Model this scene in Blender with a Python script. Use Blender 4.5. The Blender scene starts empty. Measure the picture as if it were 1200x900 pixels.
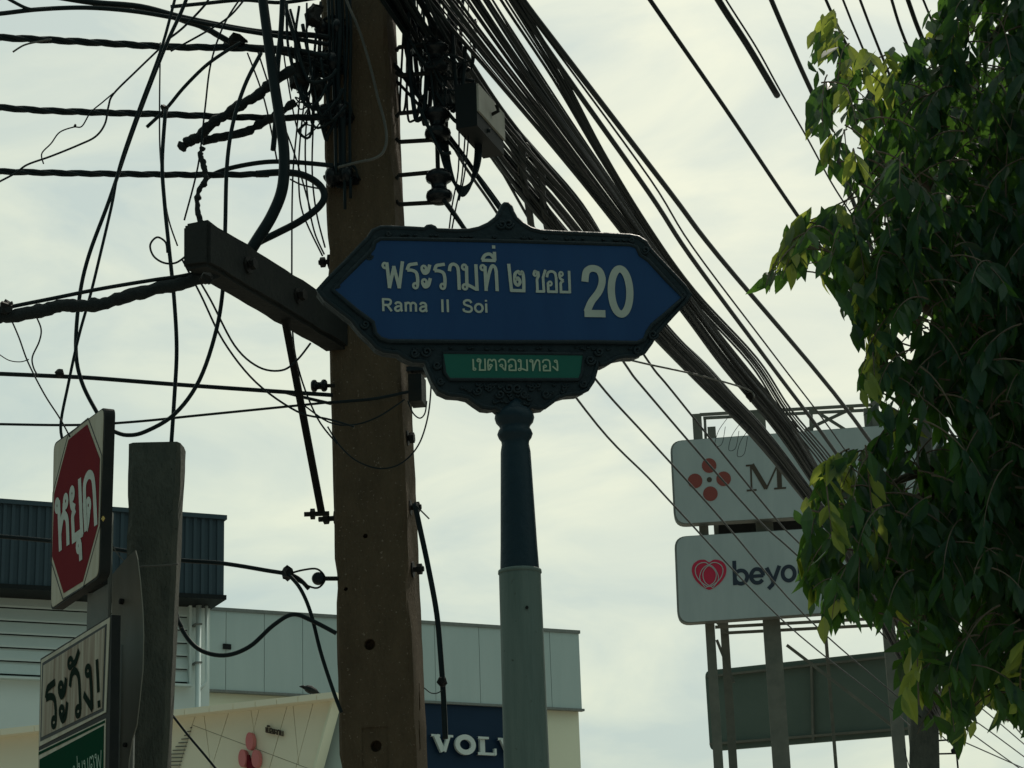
import bpy, bmesh, math, random
from mathutils import Vector, Matrix, noise
from mathutils.geometry import tessellate_polygon
R = math.radians
sc = bpy.context.scene
col = sc.collection

# ------------------------------------------------------------------ camera
EYE = Vector((0, 0, 1.6)); PITCH = R(17.0); ROLL = R(2.0); FPX = 2400.0
_F = Vector((0, math.cos(PITCH), math.sin(PITCH)))
_R0 = Vector((1, 0, 0)); _U0 = Vector((0, -math.sin(PITCH), math.cos(PITCH)))
_R = _R0 * math.cos(ROLL) - _U0 * math.sin(ROLL)
_U = _U0 * math.cos(ROLL) + _R0 * math.sin(ROLL)
cam_d = bpy.data.cameras.new('camera'); cam = bpy.data.objects.new('camera', cam_d); col.objects.link(cam)
cam_d.sensor_width = 36; cam_d.lens = 36 * FPX / 1200; cam_d.clip_start = 0.1; cam_d.clip_end = 3000
m = Matrix((_R, _U, -_F)).transposed().to_4x4(); m.translation = EYE; cam.matrix_world = m
sc.camera = cam

# ------------------------------------------------------------------ sky and sun
SUN_AZ, SUN_EL = R(22), R(48)
SUND = Vector((math.sin(SUN_AZ) * math.cos(SUN_EL), math.cos(SUN_AZ) * math.cos(SUN_EL), math.sin(SUN_EL)))
w = bpy.data.worlds.new('World'); sc.world = w; w.use_nodes = True
nt = w.node_tree; bg = nt.nodes['Background']; bg.inputs[1].default_value = 0.1
sky = nt.nodes.new('ShaderNodeTexSky'); sky.sky_type = 'NISHITA'; sky.sun_disc = False
sky.sun_elevation = SUN_EL; sky.sun_rotation = SUN_AZ; sky.dust_density = 4; sky.air_density = 1.2
tc = nt.nodes.new('ShaderNodeTexCoord')
def wn(t, **k):
    n = nt.nodes.new(t)
    for a, b in k.items(): setattr(n, a, b)
    return n
mp = wn('ShaderNodeMapping'); mp.inputs['Scale'].default_value = (1, 1, 2.6)
nt.links.new(tc.outputs['Generated'], mp.inputs[0])
n1 = wn('ShaderNodeTexNoise'); n1.inputs['Scale'].default_value = 7; n1.inputs['Detail'].default_value = 9; n1.inputs['Roughness'].default_value = .55; n1.inputs['Distortion'].default_value = .5
nt.links.new(mp.outputs[0], n1.inputs[0])
cr = wn('ShaderNodeValToRGB'); nt.links.new(n1.outputs['Fac'], cr.inputs[0])
cr.color_ramp.elements[0].position = .36; cr.color_ramp.elements[0].color = (.485, .57, .56, 1)
cr.color_ramp.elements[1].position = .68; cr.color_ramp.elements[1].color = (.71, .745, .625, 1)
# thin cloud is brightest towards the sun and dims smoothly away from it, all round the sky
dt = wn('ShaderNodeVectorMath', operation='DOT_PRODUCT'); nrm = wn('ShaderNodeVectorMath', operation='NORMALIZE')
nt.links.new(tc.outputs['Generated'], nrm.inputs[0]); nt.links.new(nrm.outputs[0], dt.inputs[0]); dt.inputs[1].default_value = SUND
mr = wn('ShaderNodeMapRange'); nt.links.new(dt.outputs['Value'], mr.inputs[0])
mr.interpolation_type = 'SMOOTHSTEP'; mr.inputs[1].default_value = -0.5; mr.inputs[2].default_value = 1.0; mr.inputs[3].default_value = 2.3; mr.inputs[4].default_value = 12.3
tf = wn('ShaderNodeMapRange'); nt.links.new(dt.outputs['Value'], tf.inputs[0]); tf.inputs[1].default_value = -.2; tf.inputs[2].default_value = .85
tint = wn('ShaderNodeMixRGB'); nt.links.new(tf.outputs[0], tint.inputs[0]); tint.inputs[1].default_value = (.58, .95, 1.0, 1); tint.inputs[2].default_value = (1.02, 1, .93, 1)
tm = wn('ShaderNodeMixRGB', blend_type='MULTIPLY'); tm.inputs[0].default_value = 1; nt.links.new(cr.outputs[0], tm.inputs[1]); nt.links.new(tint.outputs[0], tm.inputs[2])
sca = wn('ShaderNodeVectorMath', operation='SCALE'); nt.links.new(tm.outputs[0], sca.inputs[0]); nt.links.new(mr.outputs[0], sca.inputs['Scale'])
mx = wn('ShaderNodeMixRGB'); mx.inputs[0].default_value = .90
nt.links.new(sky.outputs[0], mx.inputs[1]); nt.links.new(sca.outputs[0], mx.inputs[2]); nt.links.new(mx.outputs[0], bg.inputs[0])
sl = bpy.data.lights.new('sun', 'SUN'); sl.energy = 2.4; sl.angle = R(0.6); sl.color = (1, .93, .8)
so = bpy.data.objects.new('sun', sl); col.objects.link(so); so.rotation_euler = SUND.to_track_quat('Z', 'Y').to_euler()
sc.view_settings.view_transform = 'Standard'; sc.view_settings.look = 'None'; sc.view_settings.exposure = 0; sc.view_settings.gamma = 1
sc.cycles.max_bounces = 6; sc.cycles.transparent_max_bounces = 8

# ------------------------------------------------------------------ helpers
def P(x, y, d):
    v = _F + _R * ((x - 600) / FPX) + _U * ((450 - y) / FPX)
    return EYE + v * (d / v.y)
def PX(p):
    q = p - EYE; f = q.dot(_F)
    return 600 + FPX * q.dot(_R) / f, 450 - FPX * q.dot(_U) / f

def mat(name, c, rough=.7, c2=None, scale=8, amt=.5, metal=0, bump=0, bscale=40, stretch=None, spec=.2, trans=None, speckle=None):
    M = bpy.data.materials.new(name); M.use_nodes = True; t = M.node_tree; b = t.nodes['Principled BSDF']
    b.inputs['Base Color'].default_value = (*c, 1); b.inputs['Roughness'].default_value = rough; b.inputs['Metallic'].default_value = metal
    b.inputs['Specular IOR Level'].default_value = spec
    co = t.nodes.new('ShaderNodeTexCoord'); mpn = t.nodes.new('ShaderNodeMapping'); t.links.new(co.outputs['Object'], mpn.inputs[0])
    if stretch: mpn.inputs['Scale'].default_value = stretch
    if c2:
        n = t.nodes.new('ShaderNodeTexNoise'); n.inputs['Scale'].default_value = scale; n.inputs['Detail'].default_value = 8; n.inputs['Roughness'].default_value = .65
        t.links.new(mpn.outputs[0], n.inputs[0])
        r = t.nodes.new('ShaderNodeValToRGB'); r.color_ramp.elements[0].position = .5 - amt / 2; r.color_ramp.elements[1].position = .5 + amt / 2
        r.color_ramp.elements[0].color = (*c, 1); r.color_ramp.elements[1].color = (*c2, 1)
        t.links.new(n.outputs['Fac'], r.inputs[0]); out = r.outputs[0]
        if speckle:
            n3 = t.nodes.new('ShaderNodeTexNoise'); n3.inputs['Scale'].default_value = speckle[0]; n3.inputs['Detail'].default_value = 3
            t.links.new(co.outputs['Object'], n3.inputs[0])
            r3 = t.nodes.new('ShaderNodeValToRGB'); r3.color_ramp.elements[0].position = speckle[1]; r3.color_ramp.elements[1].position = speckle[1] + .06
            t.links.new(n3.outputs['Fac'], r3.inputs[0])
            mm = t.nodes.new('ShaderNodeMixRGB'); t.links.new(r3.outputs[0], mm.inputs[0]); t.links.new(out, mm.inputs[1]); mm.inputs[2].default_value = (*speckle[2], 1); out = mm.outputs[0]
        t.links.new(out, b.inputs['Base Color'])
        rr = t.nodes.new('ShaderNodeMapRange'); rr.inputs[3].default_value = max(.05, rough - .12); rr.inputs[4].default_value = min(1, rough + .15)
        t.links.new(n.outputs['Fac'], rr.inputs[0]); t.links.new(rr.outputs[0], b.inputs['Roughness'])
    if bump:
        n2 = t.nodes.new('ShaderNodeTexNoise'); n2.inputs['Scale'].default_value = bscale; n2.inputs['Detail'].default_value = 6
        t.links.new(mpn.outputs[0], n2.inputs[0])
        bp = t.nodes.new('ShaderNodeBump'); bp.inputs['Strength'].default_value = bump; bp.inputs['Distance'].default_value = .01
        t.links.new(n2.outputs['Fac'], bp.inputs['Height']); t.links.new(bp.outputs[0], b.inputs['Normal'])
    return M

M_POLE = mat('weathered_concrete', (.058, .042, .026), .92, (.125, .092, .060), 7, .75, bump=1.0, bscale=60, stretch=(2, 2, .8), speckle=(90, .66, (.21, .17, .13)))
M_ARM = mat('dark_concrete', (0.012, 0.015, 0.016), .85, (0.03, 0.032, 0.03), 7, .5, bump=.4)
M_POST = mat('mossy_concrete', (.026, .034, .031), .92, (.115, .12, .10), 7, .75, bump=1.0, bscale=50, stretch=(2, 2, .9), speckle=(60, .68, (.02, .024, .022)))
M_CABLE = mat('black_cable_jacket', (0.006, 0.012, 0.015), .42, (0.014, 0.022, 0.025), 9, .5, spec=.12)
M_CABLE2 = mat('faded_cable_jacket', (0.009, 0.014, 0.016), .5, (0.018, 0.025, 0.027), 6, .5, spec=.16)
M_CABLE3 = mat('pale_wire_and_highlight', (0.07, 0.075, 0.07), .4, (0.13, 0.13, 0.12), 12, .5)
M_TAPE = mat('torn_tape', (0.005, 0.009, 0.011), .75, (0.022, 0.027, 0.028), 30, .5, bump=.8, bscale=80)
M_IRON = mat('rusty_black_iron', (0.006, 0.01, 0.012), .6, (0.022, 0.02, 0.017), 20, .5, metal=.3, bump=.3)
M_CER = mat('glazed_insulator', (0.006, 0.009, 0.012), .25, (0.014, 0.017, 0.02), 20, .5)
M_STEEL = mat('galvanised_steel', (.16, .17, .165), .5, (.26, .27, .25), 14, .6, metal=.4, stretch=(1, 1, .3))
M_FRAME = mat('cast_sign_frame', (0.004, 0.012, 0.017), .5, (0.01, 0.019, 0.025), 25, .6, bump=.5, bscale=50)
M_BLUE = mat('blue_sign_face', (.0003, .028, .105), .5, (.003, .040, .128), 5, .5, spec=.3, stretch=(2.5, 2.5, .5), speckle=(60, .74, (.01, .03, .06)))
M_GREEN = mat('green_sign_face', (0.001, 0.075, 0.055), .45, (0.002, 0.09, 0.065), 8, .7, spec=.3)
M_WHITE = mat('white_sign_letters', (0.38, 0.43, 0.39), .5, (0.3, 0.34, 0.31), 18, .6)
M_TUBE = mat('grey_painted_post', (.070, .105, .097), .55, (.125, .165, .150), 5, .45, bump=.25, stretch=(3.5, 3.5, .35), speckle=(55, .70, (.05, .06, .05)))
M_TUBED = mat('dark_painted_post', (0.004, 0.018, 0.03), .5, (0.01, 0.026, 0.036), 12, .6, bump=.3)
M_RED = mat('red_sign_face', (.125, .012, .020), .8, (.16, .024, .028), 6, .7, spec=.02)
M_SWHITE = mat('dirty_white_sign', (0.44, 0.44, 0.37), .6, (0.28, 0.25, 0.18), 4, .5, stretch=(3, 3, .5))
M_RUSTWHITE = mat('rust_streaked_white', (0.36, 0.35, 0.28), .6, (0.12, 0.07, 0.038), 9, .4, stretch=(3.5, 3.5, .18))
M_SGREEN = mat('dark_green_sign', (.002, .034, .018), .9, (.003, .044, .022), 6, .6, spec=.02)
M_BLACK = mat('black_paint', (0.006, 0.009, 0.01), .6)
M_EDGE = mat('dark_box_edge', (0.006, 0.009, 0.01), .7, (0.02, 0.021, 0.02), 14, .5)
M_PLATE = mat('dull_aluminium_back', (.25, .25, .22), .6, (.17, .16, .13), 4, .6, metal=.2, stretch=(2, 2, .4))
M_NAVY = mat('navy_cladding', (0.038, 0.062, 0.08), .6, (0.046, 0.074, 0.092), 3, .6)
M_GREYW = mat('grey_cladding', (0.41, 0.51, 0.5), .7, (0.51, 0.6, 0.59), .9, .6, stretch=(1.4, 1.4, .15))
M_LOUV = mat('pale_louvre', (0.62, 0.72, 0.7), .6, (0.68, 0.77, 0.75), 2, .6)
M_BWALL = mat('pale_wall', (0.68, 0.77, 0.75), .8, (0.74, 0.82, 0.8), .6, .6)
M_CREAM = mat('cream_wall', (0.8, 0.8, 0.62), .8, (0.84, 0.84, 0.66), .5, .6)
M_CANO = mat('beige_panel', (0.84, 0.79, 0.62), .7, (0.88, 0.83, 0.66), .8, .7)
M_SEAM = mat('dark_joint', (.12, .12, .10), .9)
M_SEAM2 = mat('grey_joint', (.22, .27, .26), .9)
M_SEAM3 = mat('tan_joint', (.30, .28, .21), .9)
M_DNAVY = mat('dark_blue_fascia', (.004, .020, .050), .4, (.007, .027, .062), 1, .6)
M_SILV = mat('silver_letters', (.60, .66, .64), .5)
M_PINK = mat('pink_emblem', (.62, .20, .20), .5)
M_DRED = mat('dark_red_emblem', (.16, .01, .02), .5)
M_BILL = mat('white_billboard_face', (.32, .375, .385), .55, (.42, .48, .48), 1.6, .6, stretch=(1.5, 1.5, .25))
M_BACK = mat('dark_billboard_back', (0.09, 0.13, 0.11), .8, (0.12, 0.16, 0.14), 1.2, .6)
M_BSTEEL = mat('weathered_structural_steel', (.10, .11, .095), .7, (.20, .20, .17), 3, .6, metal=.2)
M_HEART = mat('crimson_print', (.48, .03, .07), .5)
M_BROWN = mat('brown_print', (0.07, 0.055, 0.042), .5)
M_DOT = mat('maroon_print', (0.24, 0.065, 0.055), .5)
M_DARKP = mat('charcoal_print', (.03, .04, .06), .5)
M_ROAD = mat('asphalt', (.045, .045, .045), .9, (.06, .06, .058), 3, .5, bump=.3)
M_GROUND = mat('ground', (0.2, 0.18, 0.15), .95, (0.25, 0.23, 0.19), .3, .5)
M_PAVE = mat('pavement_concrete', (0.3, 0.29, 0.26), .9, (0.36, 0.35, 0.31), 2, .5)
M_PAINT = mat('road_paint', (.75, .75, .7), .7)
M_BARK = mat('bark', (.09, .07, .05), .95, (.16, .13, .10), 8, .5, bump=.8, stretch=(2, 2, .6))

def leafmat(name, c, c2, tr):
    M = bpy.data.materials.new(name); M.use_nodes = True; t = M.node_tree; b = t.nodes['Principled BSDF']
    g = t.nodes.new('ShaderNodeNewGeometry'); r = t.nodes.new('ShaderNodeValToRGB')
    r.color_ramp.elements[0].color = (*c, 1); r.color_ramp.elements[1].color = (*c2, 1)
    t.links.new(g.outputs['Random Per Island'], r.inputs[0]); t.links.new(r.outputs[0], b.inputs['Base Color'])
    b.inputs['Roughness'].default_value = .42; b.inputs['Specular IOR Level'].default_value = .35
    tl = t.nodes.new('ShaderNodeBsdfTranslucent'); tl.inputs[0].default_value = (*tr, 1)
    mxs = t.nodes.new('ShaderNodeMixShader'); mxs.inputs[0].default_value = .36
    out = t.nodes['Material Output']
    t.links.new(b.outputs[0], mxs.inputs[1]); t.links.new(tl.outputs[0], mxs.inputs[2]); t.links.new(mxs.outputs[0], out.inputs[0])
    return M
M_LEAF = leafmat('leaf_green', (.003, .026, .014), (.010, .046, .020), (.11, .25, .03))
M_LEAF2 = leafmat('leaf_backlit', (.012, .045, .014), (.035, .075, .02), (.60, .72, .10))  # rim leaves: backlight put into a brighter, more translucent leaf colour

def link(name, me, mt, parent=None, label=None, cat=None, group=None, kind=None, smooth=False):
    o = bpy.data.objects.new(name, me); col.objects.link(o)
    if mt is not None and not me.materials: me.materials.append(mt)
    if smooth: me.shade_smooth()
    if parent is not None: o.parent = parent; o.matrix_parent_inverse = parent.matrix_world.inverted()
    for k, v in (('label', label), ('category', cat), ('group', group), ('kind', kind)):
        if v: o[k] = v
    return o
def mesh(name, vf, mt, parent=None, **k):
    me = bpy.data.meshes.new(name); me.from_pydata([tuple(v) for v in vf[0]], [], vf[1])
    bm = bmesh.new(); bm.from_mesh(me); bmesh.ops.recalc_face_normals(bm, faces=bm.faces); bm.to_mesh(me); bm.free(); me.update()
    return link(name, me, mt, parent, **k)
def thing(name, loc, label, cat, group=None):
    o = bpy.data.objects.new(name, None); col.objects.link(o); o.location = loc; o.empty_display_size = .1
    o.matrix_world = Matrix.Translation(loc)
    o['label'] = label; o['category'] = cat
    if group: o['group'] = group
    return o
def join(*vfs):
    V, Fs = [], []
    for v, f in vfs:
        b = len(V); V += [Vector(a) for a in v]; Fs += [tuple(i + b for i in q) for q in f]
    return V, Fs
def tube(pts, r, sides=8, caps=True, closed=False, ell=None):
    n = len(pts); rs = r if isinstance(r, (list, tuple)) else [r] * n
    V, Fs = [], []; up = None
    for i, p in enumerate(pts):
        a = pts[(i - 1) % n] if (closed or i) else pts[0]; b = pts[(i + 1) % n] if (closed or i < n - 1) else pts[-1]
        t = (b - a).normalized()
        if up is None:
            up = t.orthogonal().normalized() if abs(t.z) > .95 else t.cross(Vector((0, 0, 1))).normalized()
        up = (up - t * up.dot(t)).normalized(); s = t.cross(up)
        for k in range(sides):
            an = 2 * math.pi * k / sides; V.append(p + (up * math.cos(an) + s * math.sin(an)) * rs[i])
    m_ = n if closed else n - 1
    for i in range(m_):
        for k in range(sides):
            a = i * sides + k; b = i * sides + (k + 1) % sides; j = ((i + 1) % n) * sides
            Fs.append((a, b, j + (k + 1) % sides, j + k))
    if caps and not closed:
        Fs.append(tuple(range(sides))); Fs.append(tuple((n - 1) * sides + k for k in range(sides)))
    return V, Fs
def crom(pts, sub=6, closed=False):
    n = len(pts); out = []
    rng = range(n) if closed else range(n - 1)
    for i in rng:
        g = lambda j: pts[j % n] if closed else pts[max(0, min(n - 1, j))]
        p0, p1, p2, p3 = g(i - 1), g(i), g(i + 1), g(i + 2)
        for s in range(sub):
            t = s / sub
            out.append(tuple(.5 * ((2 * b) + (-a + c) * t + (2 * a - 5 * b + 4 * c - d) * t * t + (-a + 3 * b - 3 * c + d) * t ** 3) for a, b, c, d in zip(p0, p1, p2, p3)))
    if not closed: out.append(tuple(pts[-1]))
    return out
def box(c, ax, ay, az, sx, sy, sz):
    V = [c + ax * (sx / 2 * i) + ay * (sy / 2 * j) + az * (sz / 2 * k) for i in (-1, 1) for j in (-1, 1) for k in (-1, 1)]
    return V, [(0, 1, 3, 2), (4, 6, 7, 5), (0, 4, 5, 1), (2, 3, 7, 6), (0, 2, 6, 4), (1, 5, 7, 3)]
X_, Y_, Z_ = Vector((1, 0, 0)), Vector((0, 1, 0)), Vector((0, 0, 1))
def lathe(c, prof, axis=Z_, seg=20):
    a = axis.orthogonal().normalized(); b = axis.cross(a).normalized(); V, Fs = [], []
    for r_, h in prof:
        for k in range(seg):
            an = 2 * math.pi * k / seg; V.append(c + axis * h + (a * math.cos(an) + b * math.sin(an)) * r_)
    for i in range(len(prof) - 1):
        for k in range(seg):
            Fs.append((i * seg + k, i * seg + (k + 1) % seg, (i + 1) * seg + (k + 1) % seg, (i + 1) * seg + k))
    Fs.append(tuple(range(seg))); Fs.append(tuple((len(prof) - 1) * seg + k for k in range(seg)))
    return V, Fs
class Plane:
    def __init__(s, O, psi):
        s.O = Vector(O); s.u = Vector((math.cos(psi), math.sin(psi), 0)); s.n = Vector((math.sin(psi), -math.cos(psi), 0))
    def uv(s, x, y, off=0):
        v = _F + _R * ((x - 600) / FPX) + _U * ((450 - y) / FPX)
        O = s.O + s.n * off
        t = (O - EYE).dot(s.n) / v.dot(s.n); q = EYE + v * t - O
        return (q.dot(s.u), q.z)
    def w(s, uv, off=0): return s.O + s.u * uv[0] + Z_ * uv[1] + s.n * off
    def prism(s, uvs, front, back, hole=None):
        loops = [[Vector((a, b, 0)) for a, b in uvs]]
        if hole: loops.append([Vector((a, b, 0)) for a, b in hole])
        flat = [p for L in loops for p in L]; n = len(flat)
        tri = tessellate_polygon(loops)
        V = [s.w((p.x, p.y), front) for p in flat] + [s.w((p.x, p.y), back) for p in flat]
        Fs = [tuple(t) for t in tri] + [tuple(i + n for i in reversed(t)) for t in tri]
        b = 0
        for L in loops:
            k = len(L)
            for i in range(k): Fs.append((b + i, b + (i + 1) % k, n + b + (i + 1) % k, n + b + i))
            b += k
        return V, Fs
    def pp(s, px, front, back, hole=None):
        return s.prism([s.uv(*p, front) for p in px], front, back, [s.uv(*p, front) for p in hole] if hole else None)
def shrink(poly, g):
    cx = sum(p[0] for p in poly) / len(poly); cy = sum(p[1] for p in poly) / len(poly); out = []
    n = len(poly)
    A = sum(poly[i][0] * poly[(i + 1) % n][1] - poly[(i + 1) % n][0] * poly[i][1] for i in range(n)); sg = 1 if A > 0 else -1
    for i in range(n):
        a, b, c = poly[i - 1], poly[i], poly[(i + 1) % n]
        e1 = Vector((b[0] - a[0], b[1] - a[1])).normalized(); e2 = Vector((c[0] - b[0], c[1] - b[1])).normalized()
        n1_ = Vector((-e1.y, e1.x)) * sg; n2_ = Vector((-e2.y, e2.x)) * sg
        q = n1_ + n2_; k = g / max(.35, 1 + n1_.dot(n2_)); out.append((b[0] + q.x * k, b[1] + q.y * k))
    return out
def rrect(c4, r, seg=5):
    out = []; n = len(c4)
    for i in range(n):
        a, b, c = Vector(c4[i - 1]), Vector(c4[i]), Vector(c4[(i + 1) % n]); d1 = (a - b).normalized(); d2 = (c - b).normalized()
        p, q = b + d1 * r, b + d2 * r
        for k in range(seg + 1):
            t = k / seg; out.append(tuple((1 - t) ** 2 * p + 2 * t * (1 - t) * b + t * t * q))
    return out

# ------------------------------------------------------------------ lettering drawn as pen strokes
def O_(cx, cy, rx, ry, wf=1): return ('o', [(cx + rx * math.cos(a * math.pi / 8), cy + ry * math.sin(a * math.pi / 8)) for a in range(16)], wf)
def L_(*p, wf=1): return ('l', list(p), wf)
def S_(*p, wf=1): return ('s', list(p), wf)
lp = lambda x, y: O_(x, y, .085, .09, .75)
GL = {
 'พ': (.9, [lp(.13, .85), L_((.21, .93), (.28, .06), (.48, .80), (.66, .06), (.82, .98))]),
 'ร': (.62, [lp(.40, .13), S_((.48, .13), (.50, .40), (.45, .62), (.28, .70), (.1, .70)), S_((.1, .70), (.18, .88), (.32, .92), (.52, .95))]),
 'ะ': (.46, [lp(.14, .78), S_((.06, .75), (.15, .60), (.29, .66), (.38, .92)), lp(.14, .28), S_((.06, .25), (.15, .10), (.29, .16), (.38, .42))]),
 'า': (.52, [S_((.07, .70), (.12, .90), (.26, .96), (.40, .86), (.43, .60), (.43, .3), (.43, .02))]),
 'ม': (.76, [lp(.15, .86), L_((.24, .9), (.22, .2)), lp(.14, .13), S_((.22, .22), (.36, .16), (.60, .04)), L_((.62, .98), (.62, .0))]),
 'น': (.76, [lp(.15, .86), L_((.24, .9), (.22, .02)), lp(.52, .13), S_((.22, .25), (.36, .22), (.46, .1)), L_((.62, .98), (.6, .1))]),
 'ท': (.78, [lp(.13, .86), L_((.22, .92), (.22, .0)), S_((.22, .10), (.36, .62), (.50, .92), (.62, .88), (.66, .70)), L_((.66, .76), (.66, .0))]),
 'ี': (0, [S_((-.66, 1.14), (-.54, 1.32), (-.32, 1.36), (-.14, 1.16)), L_((-.68, 1.13), (-.12, 1.13)), L_((-.15, 1.13), (-.15, 1.46))]),
 'ื': (0, [S_((-.66, 1.14), (-.54, 1.32), (-.32, 1.36), (-.14, 1.16)), L_((-.68, 1.13), (-.12, 1.13)), L_((-.15, 1.13), (-.15, 1.42)), L_((-.3, 1.2), (-.3, 1.42))]),
 '่': (0, [L_((-.17, 1.58), (-.17, 1.70))]),
 '๒': (.82, [L_((.08, 1.0), (.16, .06), (.72, .06)), S_((.70, .04), (.71, .5), (.66, .74), (.56, .68), (.48, .76), (.34, .66), (.33, .36), (.45, .26), (.55, .38), (.46, .52), (.36, .44))]),
 'ซ': (.62, [lp(.12, .84), S_((.04, .8), (.1, .96), (.22, .9), (.26, .97)), S_((.26, .95), (.28, .75), (.2, .6), (.2, .4), (.2, .06)), L_((.16, .05), (.52, .05), (.50, .68), (.62, 1.0))]),
 'ข': (.62, [lp(.13, .84), S_((.05, .82), (.12, .97), (.26, .9), (.26, .72), (.2, .5), (.2, .06)), L_((.16, .05), (.54, .05), (.54, .97))]),
 'บ': (.66, [lp(.13, .86), L_((.2, .92), (.2, .05), (.58, .05), (.58, .97))]),
 'ป': (.66, [lp(.13, .86), L_((.2, .92), (.2, .05), (.58, .05), (.58, 1.4))]),
 'อ': (.64, [S_((.08, .70), (.14, .90), (.32, .97), (.50, .88), (.54, .62)), L_((.54, .68), (.54, .05), (.12, .05), (.12, .42)), lp(.22, .42)]),
 'ย': (.66, [lp(.15, .86), S_((.07, .86), (.10, .66), (.26, .56)), S_((.26, .56), (.13, .46), (.12, .26), (.12, .05)), L_((.09, .05), (.56, .05), (.56, .98))]),
 'เ': (.32, [L_((.12, .98), (.12, .16)), lp(.18, .13)]),
 'ต': (.72, [L_((.12, .02), (.1, .55)), S_((.1, .55), (.14, .88), (.26, .94), (.36, .82), (.46, .94), (.58, .88), (.62, .55)), L_((.62, .6), (.62, .0)), lp(.28, .44), S_((.30, .34), (.22, .16), (.13, .04))]),
 'ด': (.70, [L_((.12, .02), (.1, .55)), S_((.1, .55), (.14, .86), (.35, .97), (.55, .86), (.60, .55)), L_((.60, .6), (.60, .0)), lp(.28, .44), S_((.30, .34), (.22, .16), (.13, .04))]),
 'จ': (.60, [S_((.07, .72), (.14, .90), (.30, .97), (.46, .86), (.50, .55), (.48, .3), (.46, .02)), lp(.22, .44), L_((.26, .34), (.46, .04))]),
 'ง': (.52, [lp(.28, .84), S_((.36, .88), (.38, .5), (.37, .04)), L_((.38, .05), (.06, .42))]),
 'ห': (.80, [lp(.13, .86), L_((.22, .92), (.22, .0)), S_((.22, .30), (.38, .56), (.52, .60)), lp(.60, .82), S_((.52, .80), (.50, .62), (.64, .45), (.64, .0))]),
 'ุ': (0, [lp(-.28, -.14), L_((-.2, -.12), (-.2, -.42))]),
 'ว': (.54, [S_((.06, .70), (.14, .92), (.30, .97), (.43, .82), (.45, .5), (.44, .15)), lp(.35, .13)]),
 'ั': (0, [lp(-.42, 1.18), S_((-.34, 1.14), (-.22, 1.14), (-.04, 1.34))]),
 '!': (.3, [L_((.12, .98), (.12, .32)), L_((.12, .16), (.12, .02))]),
 ' ': (.32, []),
 'R': (.80, [L_((.12, 0), (.12, 1)), L_((.08, .93), (.42, .93)), S_((.40, .93), (.58, .88), (.62, .72), (.56, .55), (.40, .48)), L_((.42, .48), (.1, .48)), L_((.38, .46), (.66, .0))]),
 'a': (.66, [S_((.10, .54), (.2, .68), (.38, .68), (.48, .55), (.48, .3), (.49, .1), (.54, 0)), S_((.47, .42), (.22, .38), (.09, .22), (.16, .06), (.32, .06), (.47, .2))]),
 'm': (.96, [L_((.12, 0), (.12, .74)), S_((.12, .5), (.22, .67), (.36, .67), (.44, .54), (.44, .3), (.44, 0)), S_((.44, .5), (.54, .67), (.68, .67), (.78, .54), (.78, .3), (.78, 0))]),
 'I': (.34, [L_((.14, 0), (.14, 1))]),
 'S': (.76, [S_((.60, .74), (.50, .92), (.30, .95), (.13, .84), (.14, .64), (.34, .53), (.55, .44), (.62, .24), (.50, .07), (.30, .05), (.10, .14), (.07, .3))]),
 'o': (.68, [O_(.33, .36, .25, .31)]),
 'i': (.32, [L_((.14, 0), (.14, .72)), L_((.14, .86), (.14, 1.0))]),
 '2': (.66, [S_((.07, .68), (.12, .88), (.28, .95), (.46, .90), (.53, .72), (.44, .5), (.22, .28), (.10, .08)), L_((.03, .05), (.58, .05), wf=1.05)]),
 '0': (.64, [('o', [(.3 + .24 * math.cos(a * math.pi / 12), .5 + .45 * math.sin(a * math.pi / 12)) for a in range(24)], 1)]),
 'b': (.72, [L_((.12, 0), (.12, 1.08)), O_(.38, .34, .26, .29)]),
 'e': (.68, [S_((.56, .16), (.42, .05), (.22, .07), (.09, .25), (.10, .45), (.24, .63), (.44, .62), (.57, .46), (.58, .34)), L_((.1, .34), (.60, .34), wf=.9)]),
 'y': (.64, [L_((.06, .68), (.32, .06)), L_((.58, .68), (.28, -.08), (.14, -.22))]),
 'n': (.68, [L_((.12, 0), (.12, .70)), S_((.12, .45), (.24, .63), (.42, .62), (.52, .46), (.52, .25), (.52, 0))]),
 'd': (.72, [L_((.58, 0), (.58, 1.08)), O_(.32, .34, .26, .29)]),
 'M': (1.2, [L_((.05, .03), (.33, .03), wf=.5), L_((.05, .97), (.26, .97), wf=.5), L_((.19, .0), (.19, .97), wf=.45), L_((.22, 1.0), (.60, .06), wf=1.2), L_((.60, .03), (.96, .97), wf=.45), L_((.98, 0), (.98, .97), wf=1.25), L_((.90, .97), (1.15, .97), wf=.5), L_((.82, .03), (1.16, .03), wf=.5)]),
 'V': (1.12, [L_((.02, .93), (.46, .93), wf=.55), L_((.66, .93), (1.10, .93), wf=.55), L_((.24, .95), (.57, .06), wf=1.35), L_((.88, .95), (.62, .06), wf=.9)]),
 'O': (1.16, [('o', [(.56 + .40 * math.cos(a * math.pi / 12), .5 + .42 * math.sin(a * math.pi / 12)) for a in range(24)], 1.25)]),
 'L': (1.05, [L_((.04, .93), (.58, .93), wf=.55), L_((.30, .0), (.30, .95), wf=1.35), L_((.04, .07), (.96, .07), wf=.65), L_((.93, .03), (.93, .38), wf=.6)]),
}
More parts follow.
